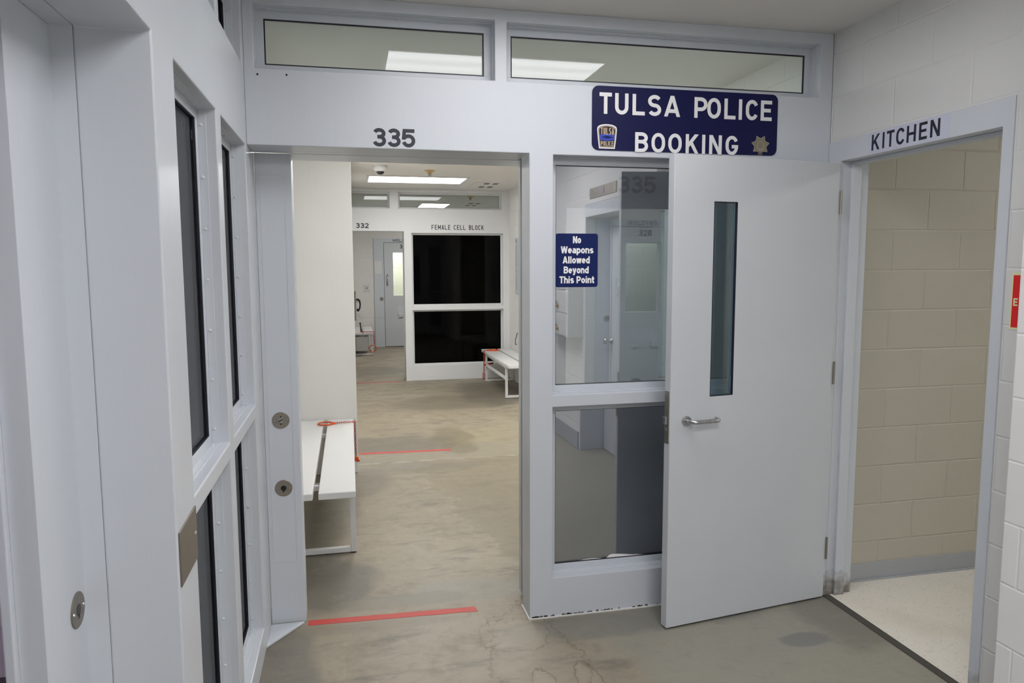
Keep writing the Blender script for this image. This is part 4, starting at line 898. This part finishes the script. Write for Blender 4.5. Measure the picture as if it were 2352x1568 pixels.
# jail phone and key plate
ph = empty('wall_phone', (0.46, 11.2, 0.62), 'steel wall phone with black handset, seen through doorway 332', 'telephone')
bm = box(bm_new(), 0.43, 0.52, 11.0, 11.45, 0.64, 1.19); obj('backplate', bm, DSTEEL, ph, 0.004)
bm = tube(bm_new(), [(0.555, 11.15, 1.035), (0.585, 11.15, 1.02), (0.60, 11.15, 0.95), (0.59, 11.15, 0.87), (0.565, 11.15, 0.825)], [0.016, 0.019, 0.014, 0.014, 0.017], 10)
cyl(bm, (0.525, 11.15, 1.02), (0.575, 11.15, 1.035), 0.028, n=14); cyl(bm, (0.53, 11.15, 0.84), (0.575, 11.15, 0.83), 0.027, n=14); obj('handset', bm, BLACKP, ph, smooth=False)
bm = box(bm_new(), 0.52, 0.56, 11.12, 11.18, 0.98, 1.02); obj('hook', bm, STEEL, ph, 0.002)
bm = tube(bm_new(), [(0.56, 11.15, 0.82), (0.565, 11.15, 0.74), (0.60, 11.15, 0.67), (0.63, 11.15, 0.655), (0.64, 11.15, 0.69), (0.61, 11.15, 0.74), (0.56, 11.15, 0.77), (0.53, 11.15, 0.78)], 0.004, 6); obj('cord', bm, STEEL, ph, smooth=True)
bm = box(bm_new(), 0.43, 0.445, 10.95, 11.5, 1.22, 1.72); o = obj('notice_board', bm, BLACKP, loc=(0.43, 11.2, 1.22)); tag(o, 'dark narrow board edge above the wall phone', 'board')
kp = empty('key_plate', (0.77, 12.17, 1.18), 'small white key switch plate left of the far holding door', 'wall plate')
bm = bm_new(); prism(bm, [(0.69, 1.14), (0.80, 1.14), (0.80, 1.29), (0.69, 1.29)], 0.0, 0.006, mFl(12.17)); obj('plate', bm, WHITEP, kp, 0.002)
bm = cyl(bm_new(), (0.755, 12.164, 1.225), (0.755, 12.158, 1.225), 0.013, n=14); obj('key_switch', bm, BLACKP, kp)
for a in (0.70, 0.79):
    for b in (1.152, 1.278): bm = cyl(bm_new(), (a, 12.164, b), (a, 12.161, b), 0.006, n=10); obj('screw', bm, DSTEEL, kp)

# ------------------------------------------------------------------ things on the wall behind the viewer (mirrored in the glass)
gp = empty('status_panel', (XE, -2.38, 2.235), 'narrow steel panel with small window, mirrored above the side door', 'wall panel')
mE = lambda u_, z_, d: Vector((XE - d, u_, z_))
bm = bm_new(); prism(bm, [(-2.70, 2.232), (-2.06, 2.232), (-2.06, 2.318), (-2.70, 2.318)], 0, 0.006, mE); obj('plate', bm, DSTEEL, gp, 0.001)
bm = bm_new(); prism(bm, [(-2.46, 2.250), (-2.34, 2.250), (-2.34, 2.300), (-2.46, 2.300)], 0.006, 0.008, mE); obj('display', bm, plain('mauve_display', (0.30, 0.24, 0.30), 0.3), gp)
bm = bm_new()
for a, b in ((-2.16, 2.26), (-2.16, 2.275), (-2.16, 2.292), (-2.16, 2.305), (-2.20, 2.26), (-2.20, 2.275), (-2.62, 2.26), (-2.62, 2.28), (-2.60, 2.26), (-2.60, 2.28)): prism(bm, [(a, b), (a + .018, b), (a + .018, b + .006), (a, b + .006)], 0.006, 0.0066, mE)
obj('indicator', bm, BLACKP, gp)
gl_ = empty('gun_locker', (XE, -3.3, 1.01), 'white steel gun locker with padlocks, mirrored at the left of the front window', 'locker')
bm = box(bm_new(), XE - 0.145, XE - 0.001, -3.75, -2.87, 1.02, 1.66); obj('cabinet', bm, WHITEP, gl_, 0.004)
for k, z in enumerate((1.03, 1.24, 1.45)):
    bm = box(bm_new(), XE - 0.150, XE - 0.145, -3.28, -2.89, z, z + 0.19); obj('locker_door', bm, WHITEP, gl_, 0.002)
    bm = box(bm_new(), XE - 0.150, XE - 0.145, -3.72, -3.31, z, z + 0.19); obj('locker_door', bm, WHITEP, gl_, 0.002)
    zc = z + 0.09; xx = XE - 0.165
    pl = bm_new(); cyl(pl, (xx - 0.008, -3.17, zc - 0.035), (xx + 0.008, -3.17, zc - 0.035), 0.019, n=16); p_ = obj('padlock', pl, BRASS, gl_)
    bm = tube(bm_new(), [(xx, -3.183, zc - 0.02), (xx, -3.183, zc + 0.005), (xx, -3.17, zc + 0.018), (xx, -3.157, zc + 0.005), (xx, -3.157, zc - 0.02)], 0.003, 6); obj('shackle', bm, STEEL, p_, smooth=True)

for o in bpy.data.objects:
    if '_w' in o: del o['_w']
